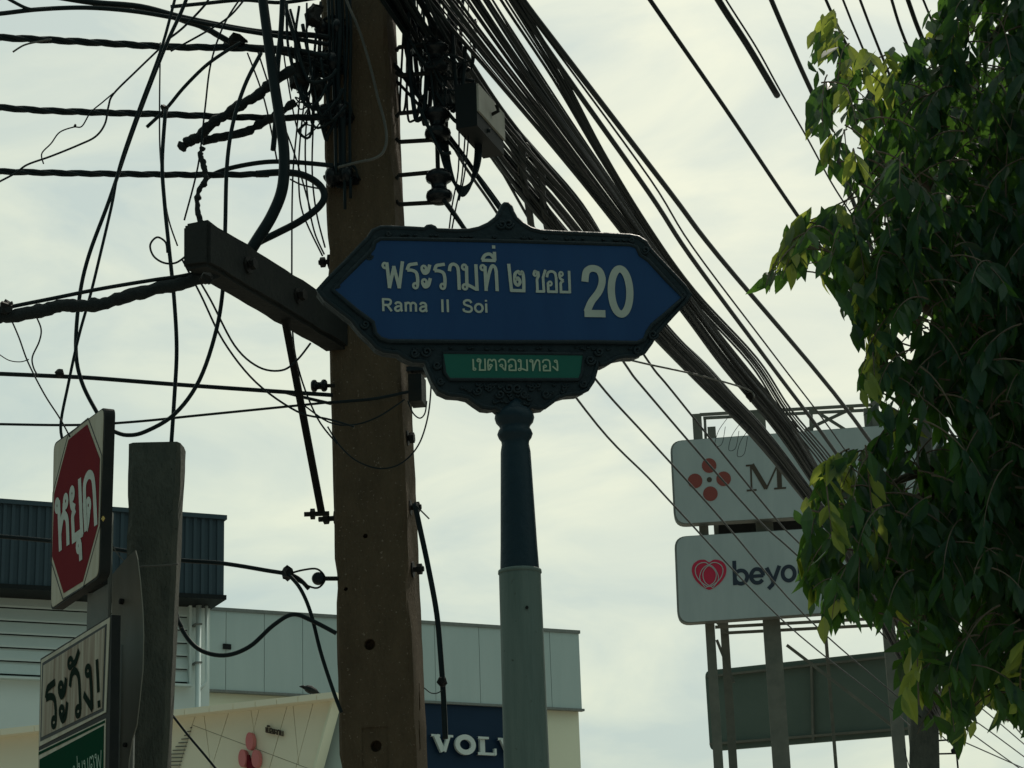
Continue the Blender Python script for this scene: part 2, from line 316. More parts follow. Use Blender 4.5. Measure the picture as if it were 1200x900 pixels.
def text_mesh(pl, txt, A, B, h, wd, off, sx=None, thick=.002):
    """pen-stroke lettering in plane pl: baseline from pixel A to B, letters h pixels tall, pen width wd (fraction of height)."""
    a = Vector(pl.uv(*A, off)); b = Vector(pl.uv(*B, off)); t = Vector(pl.uv(A[0] - (h * .035), A[1] - h, off))
    total = sum(GL[c][0] for c in txt)
    ex = (b - a) / total; ey = t - a; V, Fs = [], []; cur = 0; z = 0
    asp = ey.length / ex.length
    for c in txt:
        work = [tuple(g) + (0,) for g in GL[c][1]]
        while work:
            kind, pts, wf, ext = work.pop(0)
            closed = kind == 'o'
            q = [(x, y) for x, y in pts]
            if kind == 'l' and len(q) > 2:
                work += [('l', list(ab), wf, 1) for ab in zip(q, q[1:])]; continue
            if kind == 's': q = crom(q, 5)
            if closed: q = crom(q, 2, True)
            hw = wd * wf / 2; n = len(q); base = len(V); z += 1; o = off + thick + (z % 7) * .0002 * max(1, thick / .002)
            # work in units of letter height
            Q = [Vector(((x + cur) / asp, y)) for x, y in q]; side = []
            if ext: dq = (Q[1] - Q[0]).normalized() * hw * .62; Q = [Q[0] - dq, Q[1] + dq]
            for i in range(n):
                p0 = Q[i - 1] if (closed or i) else None; p1 = Q[(i + 1) % n] if (closed or i < n - 1) else None
                d1 = (Q[i] - p0).normalized() if p0 is not None else (p1 - Q[i]).normalized(); d2 = (p1 - Q[i]).normalized() if p1 is not None else d1
                n1_ = Vector((-d1.y, d1.x)); n2_ = Vector((-d2.y, d2.x)); mtr = (n1_ + n2_) / max(.5, 1 + n1_.dot(n2_)); side.append(mtr * hw)
            for i in range(n):
                for s in (1, -1):
                    p = Q[i] + side[i] * s; uv = a + ex * (p.x * asp) + ey * p.y
                    V.append(pl.w((uv.x, uv.y), o)); 
            cnt = n if closed else n - 1
            for i in range(cnt):
                j = (i + 1) % n; Fs.append((base + 2 * i, base + 2 * j, base + 2 * j + 1, base + 2 * i + 1))
            if thick > .004:   # raised letters get sides
                b2 = len(V)
                for i in range(n):
                    for s in (0, 1): V.append(V[base + 2 * i + s] - pl.n * thick * .95)
                for i in range(cnt):
                    j = (i + 1) % n
                    for s in (0, 1): Fs.append((base + 2 * i + s, base + 2 * j + s, b2 + 2 * j + s, b2 + 2 * i + s))
        cur += GL[c][0]
    return V, Fs

# ------------------------------------------------------------------ ground, road, pavement
def sheet(name, x0, x1, y0, y1, z, mt): return mesh(name, ([(x0, y0, z), (x1, y0, z), (x1, y1, z), (x0, y1, z)], [(0, 1, 2, 3)]), mt, kind='structure')
sheet('ground', -1500, 1500, -1500, 1500, 0, M_GROUND)
rd = Vector((math.sin(R(18.5)), math.cos(R(18.5)), 0)); rn = Vector((rd.y, -rd.x, 0))
def strip(name, a, b, z, mt, l0=-120, l1=400, h=0):
    p = [rd * l0 + rn * a, rd * l1 + rn * a, rd * l1 + rn * b, rd * l0 + rn * b]
    if h: return mesh(name, ([Vector((q.x, q.y, z)) for q in p] + [Vector((q.x, q.y, z + h)) for q in p], [(0, 1, 2, 3), (4, 5, 6, 7), (0, 1, 5, 4), (1, 2, 6, 5), (2, 3, 7, 6), (3, 0, 4, 7)]), mt, kind='structure')
    return mesh(name, ([Vector((q.x, q.y, z)) for q in p], [(0, 1, 2, 3)]), mt, kind='structure')
strip('road', 4.5, 18, .004, M_ROAD); strip('pavement', -4.2, 4.2, 0, M_PAVE, h=.12); strip('kerb', 4.2, 4.5, 0, M_PAVE, h=.125)
for k in (8.9, 13.4):
    V, Fs = [], []
    for i in range(40):
        s = -60 + i * 9; q = [rd * s + rn * (k - .07), rd * (s + 3) + rn * (k - .07), rd * (s + 3) + rn * (k + .07), rd * s + rn * (k + .07)]
        b = len(V); V += [Vector((a.x, a.y, .008)) for a in q]; Fs.append((b, b + 1, b + 2, b + 3))
    mesh('lane_marking', (V, Fs), M_PAINT, kind='structure')

# ------------------------------------------------------------------ electricity pole
PD = 8.0
def pole_solid(samples, d, depth, yaw, z0, z1, rough=.004, step=.06, seed=0, ch=.014):
    """samples: (y_px, left_px, right_px) of the front face; linear taper in z; returns mesh data of a chamfered pole."""
    (ya, la, ra), (yb, lb, rb) = samples
    pts = []
    for y, l, r_ in samples:
        A = P(l, y, d); B = P(r_, y, d); pts.append((A.z, (A.x + B.x) / 2, (B.x - A.x)))
    fx = lambda z: pts[0][1] + (z - pts[0][0]) * (pts[1][1] - pts[0][1]) / (pts[1][0] - pts[0][0])
    fw = lambda z: pts[0][2] + (z - pts[0][0]) * (pts[1][2] - pts[0][2]) / (pts[1][0] - pts[0][0])
    u = Vector((math.cos(yaw), math.sin(yaw), 0)); n = Vector((-math.sin(yaw), math.cos(yaw), 0))
    V, Fs = [], []; nz = int((z1 - z0) / step) + 1; K = 16
    for i in range(nz + 1):
        z = z0 + (z1 - z0) * i / nz; hw = fw(z) / 2; c = Vector((fx(z), d, z)); dep = depth * fw(z) / fw(pts[0][0])
        prof = []
        for (a, b) in ((-hw + ch, 0), (-hw / 2, 0), (0, 0), (hw / 2, 0), (hw - ch, 0), (hw, ch), (hw, dep / 2), (hw, dep - ch), (hw - ch, dep), (hw / 2, dep), (0, dep), (-hw / 2, dep), (-hw + ch, dep), (-hw, dep - ch), (-hw, dep / 2), (-hw, ch)):
            prof.append((a, b))
        for k, (a, b) in enumerate(prof):
            p = c + u * a + n * b
            am = rough * (1.8 if k in (0, 4, 5, 7, 8, 12, 13, 15) else .6)
            q = noise.noise_vector(Vector((p.x * 9 + seed, p.y * 9, p.z * 11)))
            if k in (0, 4, 5, 15):
                chip = max(0, noise.noise(Vector((k * 7.1, seed, z * 6))) - .25) * .05
                p -= (u * (1 if k in (4, 5) else -1) - n * .5) * chip * .5
            V.append(p + Vector((q.x, q.y, 0)) * am)
    for i in range(nz):
        for k in range(K): Fs.append((i * K + k, i * K + (k + 1) % K, (i + 1) * K + (k + 1) % K, (i + 1) * K + k))
    Fs.append(tuple(range(K))); Fs.append(tuple(nz * K + k for k in range(K)))
    return (V, Fs), fx, fw, u, n
vf, PFX, PFW, pu, pn = pole_solid([(20, 375, 453), (880, 396, 488)], PD, .235, R(-8), 0, 8.2, rough=.0016)
pole = thing('utility_pole', (PFX(0), PD, 0), 'brown weathered square concrete utility pole standing directly behind the blue street name sign', 'utility pole')
shaft = mesh('shaft', vf, M_POLE, pole)
def on_pole(x, y, out=0):   # point on the pole's front face
    v = _F + _R * ((x - 600) / FPX) + _U * ((450 - y) / FPX)
    nn = -pn; O = Vector((PFX(4), PD, 4)) + nn * out
    return EYE + v * ((O - EYE).dot(nn) / v.dot(nn))
cut = []
def cutter(vf):
    o = mesh('cut', vf, None); cut.append(o); return o
for (x, y, r_) in ((433, 755, 7), (440, 874, 7), (428, 628, 3), (405, 690, 2.5)):
    c = on_pole(x, y); cutter(lathe(c - pn * .03, [(r_ / 2400 * PD * .98, 0), (r_ / 2400 * PD * .98, .09)], pn, 16))
c = on_pole(440, 925); cutter(box(c, pu, pn, Z_, .105, .018, .48))
for (x, y, h) in ((492.5, 815, 30), (497, 822, 22), (494, 862, 34), (498.5, 868, 26)):
    zc = P(x, y, PD + .1).z; hw = PFW(zc) / 2
    pos = Vector((PFX(zc), PD, zc)) + pu * hw + pn * (.05 + .09 * ((x * 7) % 4) / 4)
    cutter(box(pos, pu, pn, Z_, .016, .012, h / 2400 * 8))
for c_ in cut:
    md = shaft.modifiers.new('b', 'BOOLEAN'); md.object = c_; md.operation = 'DIFFERENCE'; md.solver = 'EXACT'
dg = bpy.context.evaluated_depsgraph_get(); me2 = bpy.data.meshes.new_from_object(shaft.evaluated_get(dg)); shaft.modifiers.clear(); shaft.data = me2
me2.materials.clear(); me2.materials.append(M_POLE)
for c_ in cut: bpy.data.objects.remove(c_)
# band clamps and bolts on the pole
def bolt(c, axis, L=.09, r_=.011, nut=.022, parent=None, name='bolt'):
    return mesh(name, join(lathe(c, [(r_, 0), (r_, L)], axis, 8), lathe(c + axis * L * .45, [(nut, 0), (nut, .02)], axis, 6), lathe(c + axis * 0.0, [(nut * 1.5, 0), (nut * 1.5, .008)], axis, 8)), M_IRON, parent)
for (x, y, L) in ((484, 590, .05), (489, 663, .05), (481, 508, .03)):
    z = P(x, y, PD).z; c = Vector((PFX(z), PD, z)) + pu * (PFW(z) / 2 - .004) + pn * .09; bolt(c, pu, L, parent=pole)
for (y, L) in ((603, .075), (300, .05)):
    z = P(380, y, PD).z; c = Vector((PFX(z), PD, z)) - pu * (PFW(z) / 2 - .004) + pn * .05; bolt(c, -pu, L, parent=pole)
def band(y, h=.035, mt=M_IRON):
    z = P(420, y, PD).z; hw = PFW(z) / 2 + .006; c0 = Vector((PFX(z), PD, z)) + pn * .112
    V, Fs = [], []
    q = [(-hw, -.121), (hw, -.121), (hw, .121), (-hw, .121)]
    for zz in (0, h):
        for k in (0, .008):
            for a, b in q: V.append(c0 + pu * (a + math.copysign(k, a)) + pn * (b + math.copysign(k, b)) + Z_ * zz)
    for i in range(4):
        j = (i + 1) % 4; Fs += [(4 + i, 4 + j, 12 + j, 12 + i), (i, j, 4 + j, 4 + i), (8 + i, 8 + j, 12 + j, 12 + i), (i, j, 8 + j, 8 + i)]
    mesh('pole_band', (V, Fs), mt, pole)

# spool insulator racks -------------------------------------------------------
def spool(c, axis=Z_, s=1.0):
    pr = [(.012, -.062), (.030, -.060), (.044, -.050), (.048, -.036), (.044, -.022), (.030, -.014), (.027, 0), (.030, .014), (.044, .022), (.048, .036), (.044, .050), (.030, .060), (.012, .062)]
    return lathe(c, [(a * s, b * s) for a, b in pr], axis, 14)
def rack(x, ys, d, xr0, label, vert=(40, 238), sc_=1.0, parent=None):
    t = thing('insulator_rack', P(x, ys[0], d), label, 'insulator rack')
    a = P(x, vert[0], d); b = P(x, vert[1], d); b.x = a.x
    mesh('rod', tube([a, b], .0095 * sc_, 8), M_IRON, t)
    for y in ys:
        c = P(x, y, d); c.x = a.x + .003
        mesh('insulator', spool(c, Z_, 1.2 * sc_), M_CER, t, smooth=True)
        for s in (-1, 1):
            p0 = P(xr0, y + s * 17 * sc_ * 8 / d, d); p0 = Vector((p0.x, p0.y + .02, c.z - s * .066 * sc_)); p1 = Vector((c.x + .02, c.y, c.z - s * .070 * sc_))
            mm = p0.lerp(p1, .12) - Z_ * 0.004
            mesh('bracket', tube([p0 - Z_ * .016 * -s, p0.lerp(p1, .06), p1], .0095 * sc_, 6), M_IRON, t)
    return t
rack(509, (68, 146, 219), PD + .02, 464, 'iron insulator rack with three dark spools on the right side of the brown concrete pole', (30, 236))

# ------------------------------------------------------------------ concrete cross arm
ard = Vector((math.sin(R(22)), math.cos(R(22)), 0)); arn = Vector((ard.y, -ard.x, 0))
far = P(395, 387, 8.03)
best = None
for i in range(400):
    L = .3 + i * .008; q = far - ard * L; x, y = PX(q); e = abs(x - 229)
    if best is None or e < best[0]: best = (e, L, y)
AL = best[1]; near = far - ard * AL
aw, ah = .112, .180
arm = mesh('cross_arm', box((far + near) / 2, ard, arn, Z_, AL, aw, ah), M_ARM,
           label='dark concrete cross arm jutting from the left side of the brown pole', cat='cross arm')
bm = bmesh.new(); bm.from_mesh(arm.data); bmesh.ops.bevel(bm, geom=list(bm.edges), offset=.014, segments=2, affect='EDGES')
bmesh.ops.subdivide_edges(bm, edges=[e for e in bm.edges if e.calc_length() > .5], cuts=14)
for v in bm.verts: v.co += noise.noise_vector(v.co * 14) * .006
bm.to_mesh(arm.data); bm.free()
for t_ in (.25, .6):
    c = near.lerp(far, t_) + arn * (aw / 2); bolt(c, arn, .035, parent=None).parent = arm
br = thing('steel_brace', P(378, 605, 7.95), 'thin steel brace running from the cross arm down to the pole', 'brace')
a, b = P(326, 333, 7.55), P(377, 602, 7.97)
dv = (b - a).normalized(); sd = dv.cross(Y_).normalized(); ot = dv.cross(sd).normalized()
mesh('bar', join(box((a + b) / 2, dv, sd, ot, (b - a).length, .030, .006), box((a + b) / 2 + sd * .012 + ot * .014, dv, sd, ot, (b - a).length, .006, .026)), M_IRON, br)
mesh('end_bolt', join(lathe(b - X_ * .02, [(.010, -.05), (.010, .05)], X_, 8), lathe(b - X_ * .045, [(.022, 0), (.022, .018)], X_, 6)), M_IRON, br)

# ------------------------------------------------------------------ cables
def cable(label, pts, w, d0=None, mt=M_CABLE, group=None, name='cable', cat='cable', lump=0, twist=0, sides=7, sub=6, seed=0, taper=None, parent=None):
    """pts: (x, y, distance); w: thickness in px at the first point's distance."""
    q = crom([(x, y, 1 / d) for x, y, d in pts], sub)
    W = [P(x, y, 1 / i) for x, y, i in q]; r_ = w / 2 / FPX * (d0 or pts[0][2]) * 1.03
    if twist:
        L = [0]
        for i in range(1, len(W)): L.append(L[-1] + (W[i] - W[i - 1]).length)
        n = max(12, int(L[-1] / twist * 8)); S = []; j = 0
        for k in range(n + 1):
            s = L[-1] * k / n
            while j < len(L) - 2 and L[j + 1] < s: j += 1
            S.append(W[j].lerp(W[j + 1], (s - L[j]) / max(1e-6, L[j + 1] - L[j])))
        parts = []
        for st in range(3):
            pp = []
            for k, p in enumerate(S):
                t = (S[min(k + 1, n)] - S[max(k - 1, 0)]).normalized(); u1 = t.cross(Z_).normalized(); u2 = t.cross(u1)
                an = 2 * math.pi * (L[-1] * k / n / twist + st / 3); pp.append(p + (u1 * math.cos(an) + u2 * math.sin(an)) * r_ * .52)
            parts.append(tube(pp, r_ * .55, 6))
        vf = join(*parts)
    else:
        rs = [r_ * (1 + lump * noise.noise(Vector((i * .35, seed, w)))) for i in range(len(W))] if lump else [r_] * len(W)
        if taper: rs = [a_ * (1 + (taper - 1) * i / (len(rs) - 1)) for i, a_ in enumerate(rs)]
        if lump: W = [p + noise.noise_vector(Vector((i * .4, seed, 3))) * r_ * lump * .5 for i, p in enumerate(W)]
        vf = tube(W, rs, sides)
    k = dict(label=label, cat=cat, group=group) if parent is None else {}
    return mesh(name, vf, mt, parent, smooth=True, **k)
def lc(label, px, w, d=7.8, dl=None, **k):   # left-hand cables: a constant or left-to-right distance
    if dl is None: pts = [(x, y, d) for x, y in px]
    else:
        x0, x1 = px[0][0], px[-1][0]; pts = [(x, y, dl + (d - dl) * (x - x0) / (x1 - x0)) for x, y in px]
    return cable(label, pts, w, **k)
G1 = 'cables strung to the left of the concrete pole'
lc('twisted black cable second from top, left of the pole', [(-40, 42), (0, 44), (60, 47), (130, 51), (200, 55), (270, 56), (330, 60), (358, 72), (385, 80)], 9.5, 7.9, 7.6, twist=.30, group=G1)
lc('twisted black cable reaching the pole at the upper insulator, left side', [(-40, 124), (0, 126), (60, 130), (190, 134), (270, 137), (330, 138), (392, 137)], 9, 7.88, 7.6, twist=.30, group=G1)
lc('twisted black cable that ends in a loop beside the pole', [(-40, 200), (0, 201), (80, 203), (150, 204), (240, 205), (315, 204)], 8.5, 7.8, 7.6, twist=.30, group=G1)
lc('smooth black loop curling back from the pole to the cross arm', [(300, 204), (330, 202), (355, 205), (374, 216), (380, 230), (372, 244), (350, 260), (325, 273), (300, 286), (288, 300)], 9, 7.78, group=G1)
lc('black cable arching over to the pole above the loop', [(238, 216), (245, 207), (270, 197), (310, 190), (345, 190), (390, 194)], 6, 7.85)
lc('thin wavy black cable crossing the top left corner', [(-30, 18), (0, 16), (45, 11), (100, 9), (155, 13), (210, 22), (280, 35), (355, 47), (385, 52)], 6, 7.9, 7.5, group=G1)
lc('black cable entering at the top edge and running down to the pole', [(60, -5), (110, 3), (165, 8), (220, 22), (300, 37), (362, 41), (385, 44)], 8, 7.93, 7.6, group=G1)
lc('short black cable at the far top left corner', [(0, -8), (14, 1), (36, 11), (60, 10)], 4.5, 7.55)
lc('black cable rising right along the top edge toward the pole', [(200, 8), (240, 4), (285, 0), (330, 3), (380, -4)], 5, 7.85, group=G1)
lc('black cable sagging to a taped splice left of the pole', [(205, 20), (240, 33), (262, 45), (280, 53), (300, 57), (350, 60), (385, 66)], 8, 7.85, lump=.5, group=G1)
lc('lower of two parallel cables reaching the top of the pole', [(262, 52), (300, 55), (340, 58), (365, 72), (388, 86)], 6, 7.95)
lc('thick black cable hanging vertically beside the pole to the cross arm', [(305, -30), (308, 0), (314, 45), (321, 95), (328, 140), (333, 180), (331, 220), (319, 252), (302, 280), (292, 296)], 12, 7.62, taper=1.25, sides=10)
lc('second black cable hanging beside the thickest vertical one', [(331, -30), (331, 0), (329, 40), (325, 80), (324, 130), (320, 176)], 7, 7.72)
lc('cut cable end wrapped in torn tape, longer of the pair', [(213, 172), (222, 167), (235, 158), (247, 146), (262, 136), (285, 121), (306, 108), (318, 98), (345, 80)], 13, 7.75, mt=M_TAPE, lump=.55, sub=8)
lc('cut cable end wrapped in torn tape, shorter of the pair', [(238, 165), (255, 161), (285, 155), (303, 146), (322, 136), (345, 120)], 11, 7.82, mt=M_TAPE, lump=.55, sub=8, seed=4)
lc('ragged strip of tape dangling above the cross arm', [(238, 172), (235, 182), (239, 196), (241, 210), (233, 225), (231, 240), (234, 256), (236, 268)], 7, 7.3, mt=M_TAPE, lump=.8, sub=8, seed=9, name='tape_strip', cat='tape')
lc('thin diagonal rod of cable ending in mid air', [(172, 149), (195, 127), (215, 103), (240, 78), (262, 62), (282, 50)], 4.5, 7.7)
lc('long black cable dropping to the red octagonal sign, left strand', [(222, -10), (212, 15), (195, 52), (172, 110), (150, 170), (128, 235), (104, 300), (93, 350), (89, 410), (96, 448), (114, 484), (125, 500)], 5, 7.3)
lc('long black cable dropping to the red octagonal sign, right strand', [(207, -10), (202, 10), (188, 60), (162, 130), (140, 195), (131, 240), (117, 300), (106, 345), (92, 395), (80, 450), (71, 500), (78, 529)], 4, 7.2, taper=.9)
lc('black cable falling straight down onto the short concrete post', [(194, 128), (190, 190), (193, 240), (198, 290), (204, 350), (207, 410), (204, 470), (200, 530)], 5, 7.45)
lc('hair thin wire beside the cable that falls onto the post', [(188, 50), (187, 120), (188, 185), (196, 250), (208, 288)], 2, 7.5)
lc('thin wire hanging between the twisted cables', [(283, -4), (262, 30), (247, 75), (240, 130), (232, 195), (216, 258)], 2.4, 7.7)
lc('black cable making a long loop under the cross arm', [(306, 62), (287, 100), (273, 145), (266, 195), (264, 268), (262, 330), (254, 385), (234, 445), (205, 485), (170, 506), (148, 510), (132, 505)], 5.2, 7.35)
lc('small curl of wire left of the cross arm', [(196, 296), (194, 284), (184, 278), (176, 287), (180, 300), (192, 308), (206, 308), (218, 300)], 2.6, 7.1)
lc('slack thin wire sagging from the cross arm toward the pole, lower', [(213, 303), (235, 345), (262, 400), (300, 448), (348, 482), (384, 491), (415, 500)], 2.6, 7.6)
lc('slack thin wire sagging from the cross arm toward the pole, upper', [(222, 310), (246, 350), (275, 405), (303, 430), (330, 434), (348, 422), (364, 402)], 2.6, 7.4)
GW = 'thin wires hanging beside the left edge of the pole'
for i, px in enumerate(([(353, 95), (348, 150), (343, 210), (342, 300), (343, 390), (352, 440), (372, 490), (395, 520)], [(359, 100), (352, 160), (350, 210), (355, 250), (378, 300)], [(366, 85), (358, 160), (360, 225), (368, 270), (380, 298)],
                        [(372, 80), (367, 150), (366, 205), (371, 250), (381, 290)], [(302, 60), (322, 120), (345, 180), (365, 250)], [(290, 62), (310, 118), (325, 190)], [(340, 210), (355, 217), (380, 222)])):
    lc('thin black wire hanging loosely beside the left edge of the pole', px, 2.2, 7.84 + .02 * i, group=GW)
lc('frayed thin wire wandering off the left edge, lower branch', [(-5, 215), (18, 203), (32, 193), (60, 183), (92, 170), (112, 160), (123, 145), (127, 125), (133, 110), (160, 83), (186, 58)], 2.6, 7.4)
lc('frayed thin wire with a knot, upper branch', [(51, 192), (49, 180), (60, 168), (70, 155), (86, 149), (96, 148), (106, 132), (120, 120), (133, 109)], 1.8, 7.38)
lc('thin wire rising to the top edge left of the pole', [(197, 46), (215, 32), (240, 6), (246, -6)], 3, 7.6)
lc('thin wire rising to the top edge from the splice', [(200, 60), (240, 38), (268, 20), (286, 0)], 2.6, 7.6)
lc('thick rag wrapped cable running from the left edge to the cross arm', [(-30, 378), (0, 372), (40, 366), (75, 358), (105, 358), (140, 350), (185, 338), (220, 330), (262, 317)], 16, 7.1, 6.9, mt=M_TAPE, lump=.45, sub=10, sides=10)
lc('smooth cable just above the rag wrapped one', [(-20, 367), (15, 359), (60, 350), (120, 338), (180, 328), (215, 323), (262, 312)], 5, 7.1, 6.9)
lc('straight cable with a knot reaching the pole below the cross arm', [(-30, 437), (0, 438), (70, 441), (110, 443), (200, 450), (300, 457), (390, 463)], 5.4, 7.95, 7.7, group=G1)
lc('short strand forking off below the knotted cable', [(335, 460), (358, 466), (388, 473)], 4, 7.94)
lc('slimmest straight cable crossing left of the pole, lowest of them', [(-30, 496), (0, 497), (90, 498), (160, 494), (230, 487), (300, 480), (390, 471)], 3.2, 7.9, 7.7, group=G1)
lc('thin wire drooping from the rag wrapped cable to the octagonal sign', [(12, 372), (22, 395), (33, 425), (52, 462), (70, 490), (82, 512)], 2, 7.0)
lc('short curled wire under the rag wrapped cable', [(41, 368), (48, 385), (46, 400), (38, 418), (39, 430), (44, 440)], 2, 7.0)
lc('fine frayed wire at the left edge', [(-4, 413), (10, 422), (24, 424), (34, 421)], 1.3, 7.0)
lc('broken wire stub poking from the second twisted cable', [(15, 61), (28, 53), (44, 49), (60, 46)], 2.4, 7.55, mt=M_CABLE3)
def knot(x, y, d, s, label, seed):
    V, Fs = lathe(P(x, y, d), [(.2 * s, -s), (.9 * s, -.6 * s), (1.1 * s, 0), (.8 * s, .6 * s), (.15 * s, s)], X_, 10)
    V = [v + noise.noise_vector(v * 60 + Vector((seed, 0, 0))) * s * .7 for v in V]
    mesh('cable_clamp', (V, Fs), M_IRON, label=label, cat='clamp')
knot(70, 438, 7.75, .018, 'lumpy clamp on the straight cable at far left', 1); knot(8, 361, 6.9, .026, 'frayed knot at the left edge where two cables meet', 2)
knot(193, 127, 7.63, .014, 'small clamp on the middle twisted cable', 3); knot(276, 48, 7.82, .034, 'bulky splice clamp under the top cables', 4)
knot(337, 671, 7.9, .026, 'clamp gripping the low cable left of the pole', 5); knot(519, 799, 7.9, .020, 'spiky clamp on the cable hanging right of the pole', 6)
knot(243, 326, 6.88, .020, 'stubby clamp under the tip of the cross arm', 12)
knot(88, 147, 7.37, .006, 'tiny knot in a frayed wire', 7)

# low cable, stay insulator, loops
lc('straight black cable passing behind the short post to the pole', [(-30, 626), (60, 634), (150, 646), (208, 656), (260, 660), (310, 668), (345, 675), (362, 690)], 5.2, 7.95, 7.9)
st = thing('stay_insulator', P(372, 678, 7.95), 'round black stay insulator held on the left side of the pole', 'insulator')
cc = P(373, 678, 7.95)
mesh('disc', lathe(cc, [(.006, -.018), (.022, -.016), (.026, -.006), (.026, .006), (.022, .016), (.006, .018)], Y_, 18), M_CER, st)
mesh('eye_bolt', tube([P(376, 678, 7.95), P(396, 678, 7.99)], .009, 8), M_IRON, st)
mesh('wire_loop', join(tube([P(x, y, 7.94) for x, y in crom([(340, 672), (355, 668), (372, 667), (381, 678), (372, 689), (355, 684), (341, 676)], 5)], .0042, 6)), M_IRON, st)
lc('black cable looping low between the short post and the pole', [(196, 640), (203, 700), (212, 735), (232, 760), (262, 768), (292, 758), (320, 733), (343, 720), (365, 727), (394, 742)], 5.2, 7.85)
lc('black cable dropping from the clamp along the left of the pole', [(338, 673), (352, 690), (364, 718), (376, 765), (390, 808), (400, 835)], 4.5, 7.88)
lc('thin black wire crossing the beige building at the bottom', [(190, 822), (215, 855), (240, 885), (262, 912)], 2.8, 7.7)
lc('thick black cable hanging off the right side of the pole', [(486, 590), (492, 618), (502, 665), (512, 720), (517, 775), (520, 820), (522, 866)], 6.5, 7.95)
lc('thin wire loop swinging round the right side of the pole', [(384, 500), (398, 522), (418, 540), (445, 549), (470, 543), (490, 522), (501, 490), (505, 455), (504, 432)], 2, 7.85, mt=M_CABLE)
lc('thin slack wire lying across the front of the pole', [(350, 470), (384, 494), (412, 498), (440, 490), (466, 474), (474, 468)], 2, 7.88)
lc('black strap cable tied round the pole below the sign', [(383, 472), (410, 470), (440, 467), (475, 460), (486, 458)], 3.8, 7.93)
lc('dark cable with its highlight painted grey, hanging down the face of the pole', [(400, -20), (408, 5), (422, 38), (434, 78), (443, 115), (450, 140), (453, 162), (449, 178), (438, 186), (420, 190), (396, 196)], 3.6, 7.86, mt=M_CABLE3)  # highlight on a dark cable, put in as an even grey
lc('thin wire tail poking out below the bolt right of the pole', [(487, 592), (495, 600), (503, 608)], 1.8, 7.9)
lc('thin curly wire beside the spiky clamp', [(497, 806), (505, 812), (513, 812), (519, 808)], 1.3, 7.9)
kn = thing('side_insulator', P(377, 452, 7.95), 'small black spool insulator on the left edge of the pole', 'insulator')
mesh('spool', spool(P(374, 452, 7.97), X_, .55), M_CER, kn, smooth=True); mesh('pin', tube([P(368, 452, 7.97), P(392, 452, 7.99)], .008, 6), M_IRON, kn)
bxh = thing('terminal_box', P(488, 452, 7.95), 'small black terminal box strapped to the right side of the pole under the sign', 'terminal box')
mesh('case', box(P(489, 458, 7.97), pu, pn, Z_, .055, .10, .115), M_IRON, bxh)
mesh('lid', box(P(489, 436, 7.97), pu, pn, Z_, .07, .11, .02), M_CER, bxh)
for x, y in ((485, 430), (492, 432), (498, 436)): mesh('gland', lathe(P(x, y, 7.93), [(.009, 0), (.011, .012), (.007, .04)], Z_, 8), M_CER, bxh)
lc('short wire loop hanging under the terminal box', [(478, 470), (484, 484), (492, 490), (498, 484), (500, 470)], 1.8, 7.9)

# hardware clusters on the pole front
def hwc(x, y, s, seed, label):
    t = thing('pole_hardware', on_pole(x, y), label, 'pole hardware'); c = on_pole(x, y, .0); rg = random.Random(seed); nn = -pn
    mesh('strap_plate', box(c + nn * .010, pu, nn, Z_, .10 * s, .018, .045 * s), M_IRON, t)
    mesh('spool', spool(c + nn * .055 - pu * .02, pu, .95 * s), M_CER, t, smooth=True)
    mesh('fork', join(tube([c + nn * .0 - pu * .08 * s, c + nn * .06 - pu * .085 * s, c + nn * .06 + pu * .055 * s, c + nn * .0 + pu * .05 * s], .010 * s, 6)), M_IRON, t)
    for k in range(3):
        a_ = rg.uniform(0, 6.28); pts = [c + nn * (.06 + .02 * math.sin(j)) + pu * (math.cos(a_ + j * .9) * .06 * s) + Z_ * (math.sin(a_ + j * .9) * .05 * s) for j in range(6)]
        mesh('tie_wire', tube([Vector(p) for p in crom([tuple(p) for p in pts], 4)], .0045, 5), M_CABLE, t)
hwc(399, 140, 1.1, 1, 'black spool and clamp on the pole face where the third twisted cable ends')
hwc(407, 212, 1.0, 2, 'black spool and clamp lowest on the pole face above the sign')
hwc(388, 82, 1.25, 3, 'tangled black clamp near the top of the pole face')
hwc(396, 40, 1.0, 4, 'uppermost black clamp on the pole face')
for i, (x, y, s) in enumerate(((368, 18, .045), (351, 88, .055), (372, 102, .035))):
    t = thing('suspension_clamp', P(x, y, 7.85), ['toothed black clamp hanging at the top left of the pole', 'bulky black clamp beside the vertical cables left of the pole', 'small black clamp tucked against the left edge of the pole'][i], 'clamp')
    c = P(x, y, 7.85); rg = random.Random(i + 5)
    V, Fs = lathe(c, [(s * .2, -s), (s * .75, -s * .8), (s * .8, 0), (s * .65, s * .6), (s * .3, s)], Z_, 10); V = [v + noise.noise_vector(v * 40) * s * .45 for v in V]
    mesh('body', (V, Fs), M_IRON, t)
    for k in range(4): 
        b_ = c + X_ * s * (-.6 + .4 * k) - Z_ * s * .55; mesh('tooth', lathe(b_, [(s * .2, 0), (s * .17, -s * .35), (s * .02, -s * .8)], Z_, 6), M_IRON, t)
    mesh('jaw', tube([c + X_ * -s * .6 + Z_ * s * .5, c + Z_ * s * 1.05, c + X_ * s * .9 + Z_ * s * .8], s * .16, 6), M_IRON, t)
lc('coiled thin wire spring left of the pole', [(348, 108), (356, 112), (352, 120), (346, 114), (355, 118), (360, 124), (352, 128), (348, 120), (360, 122), (366, 130)], 2, 7.8)

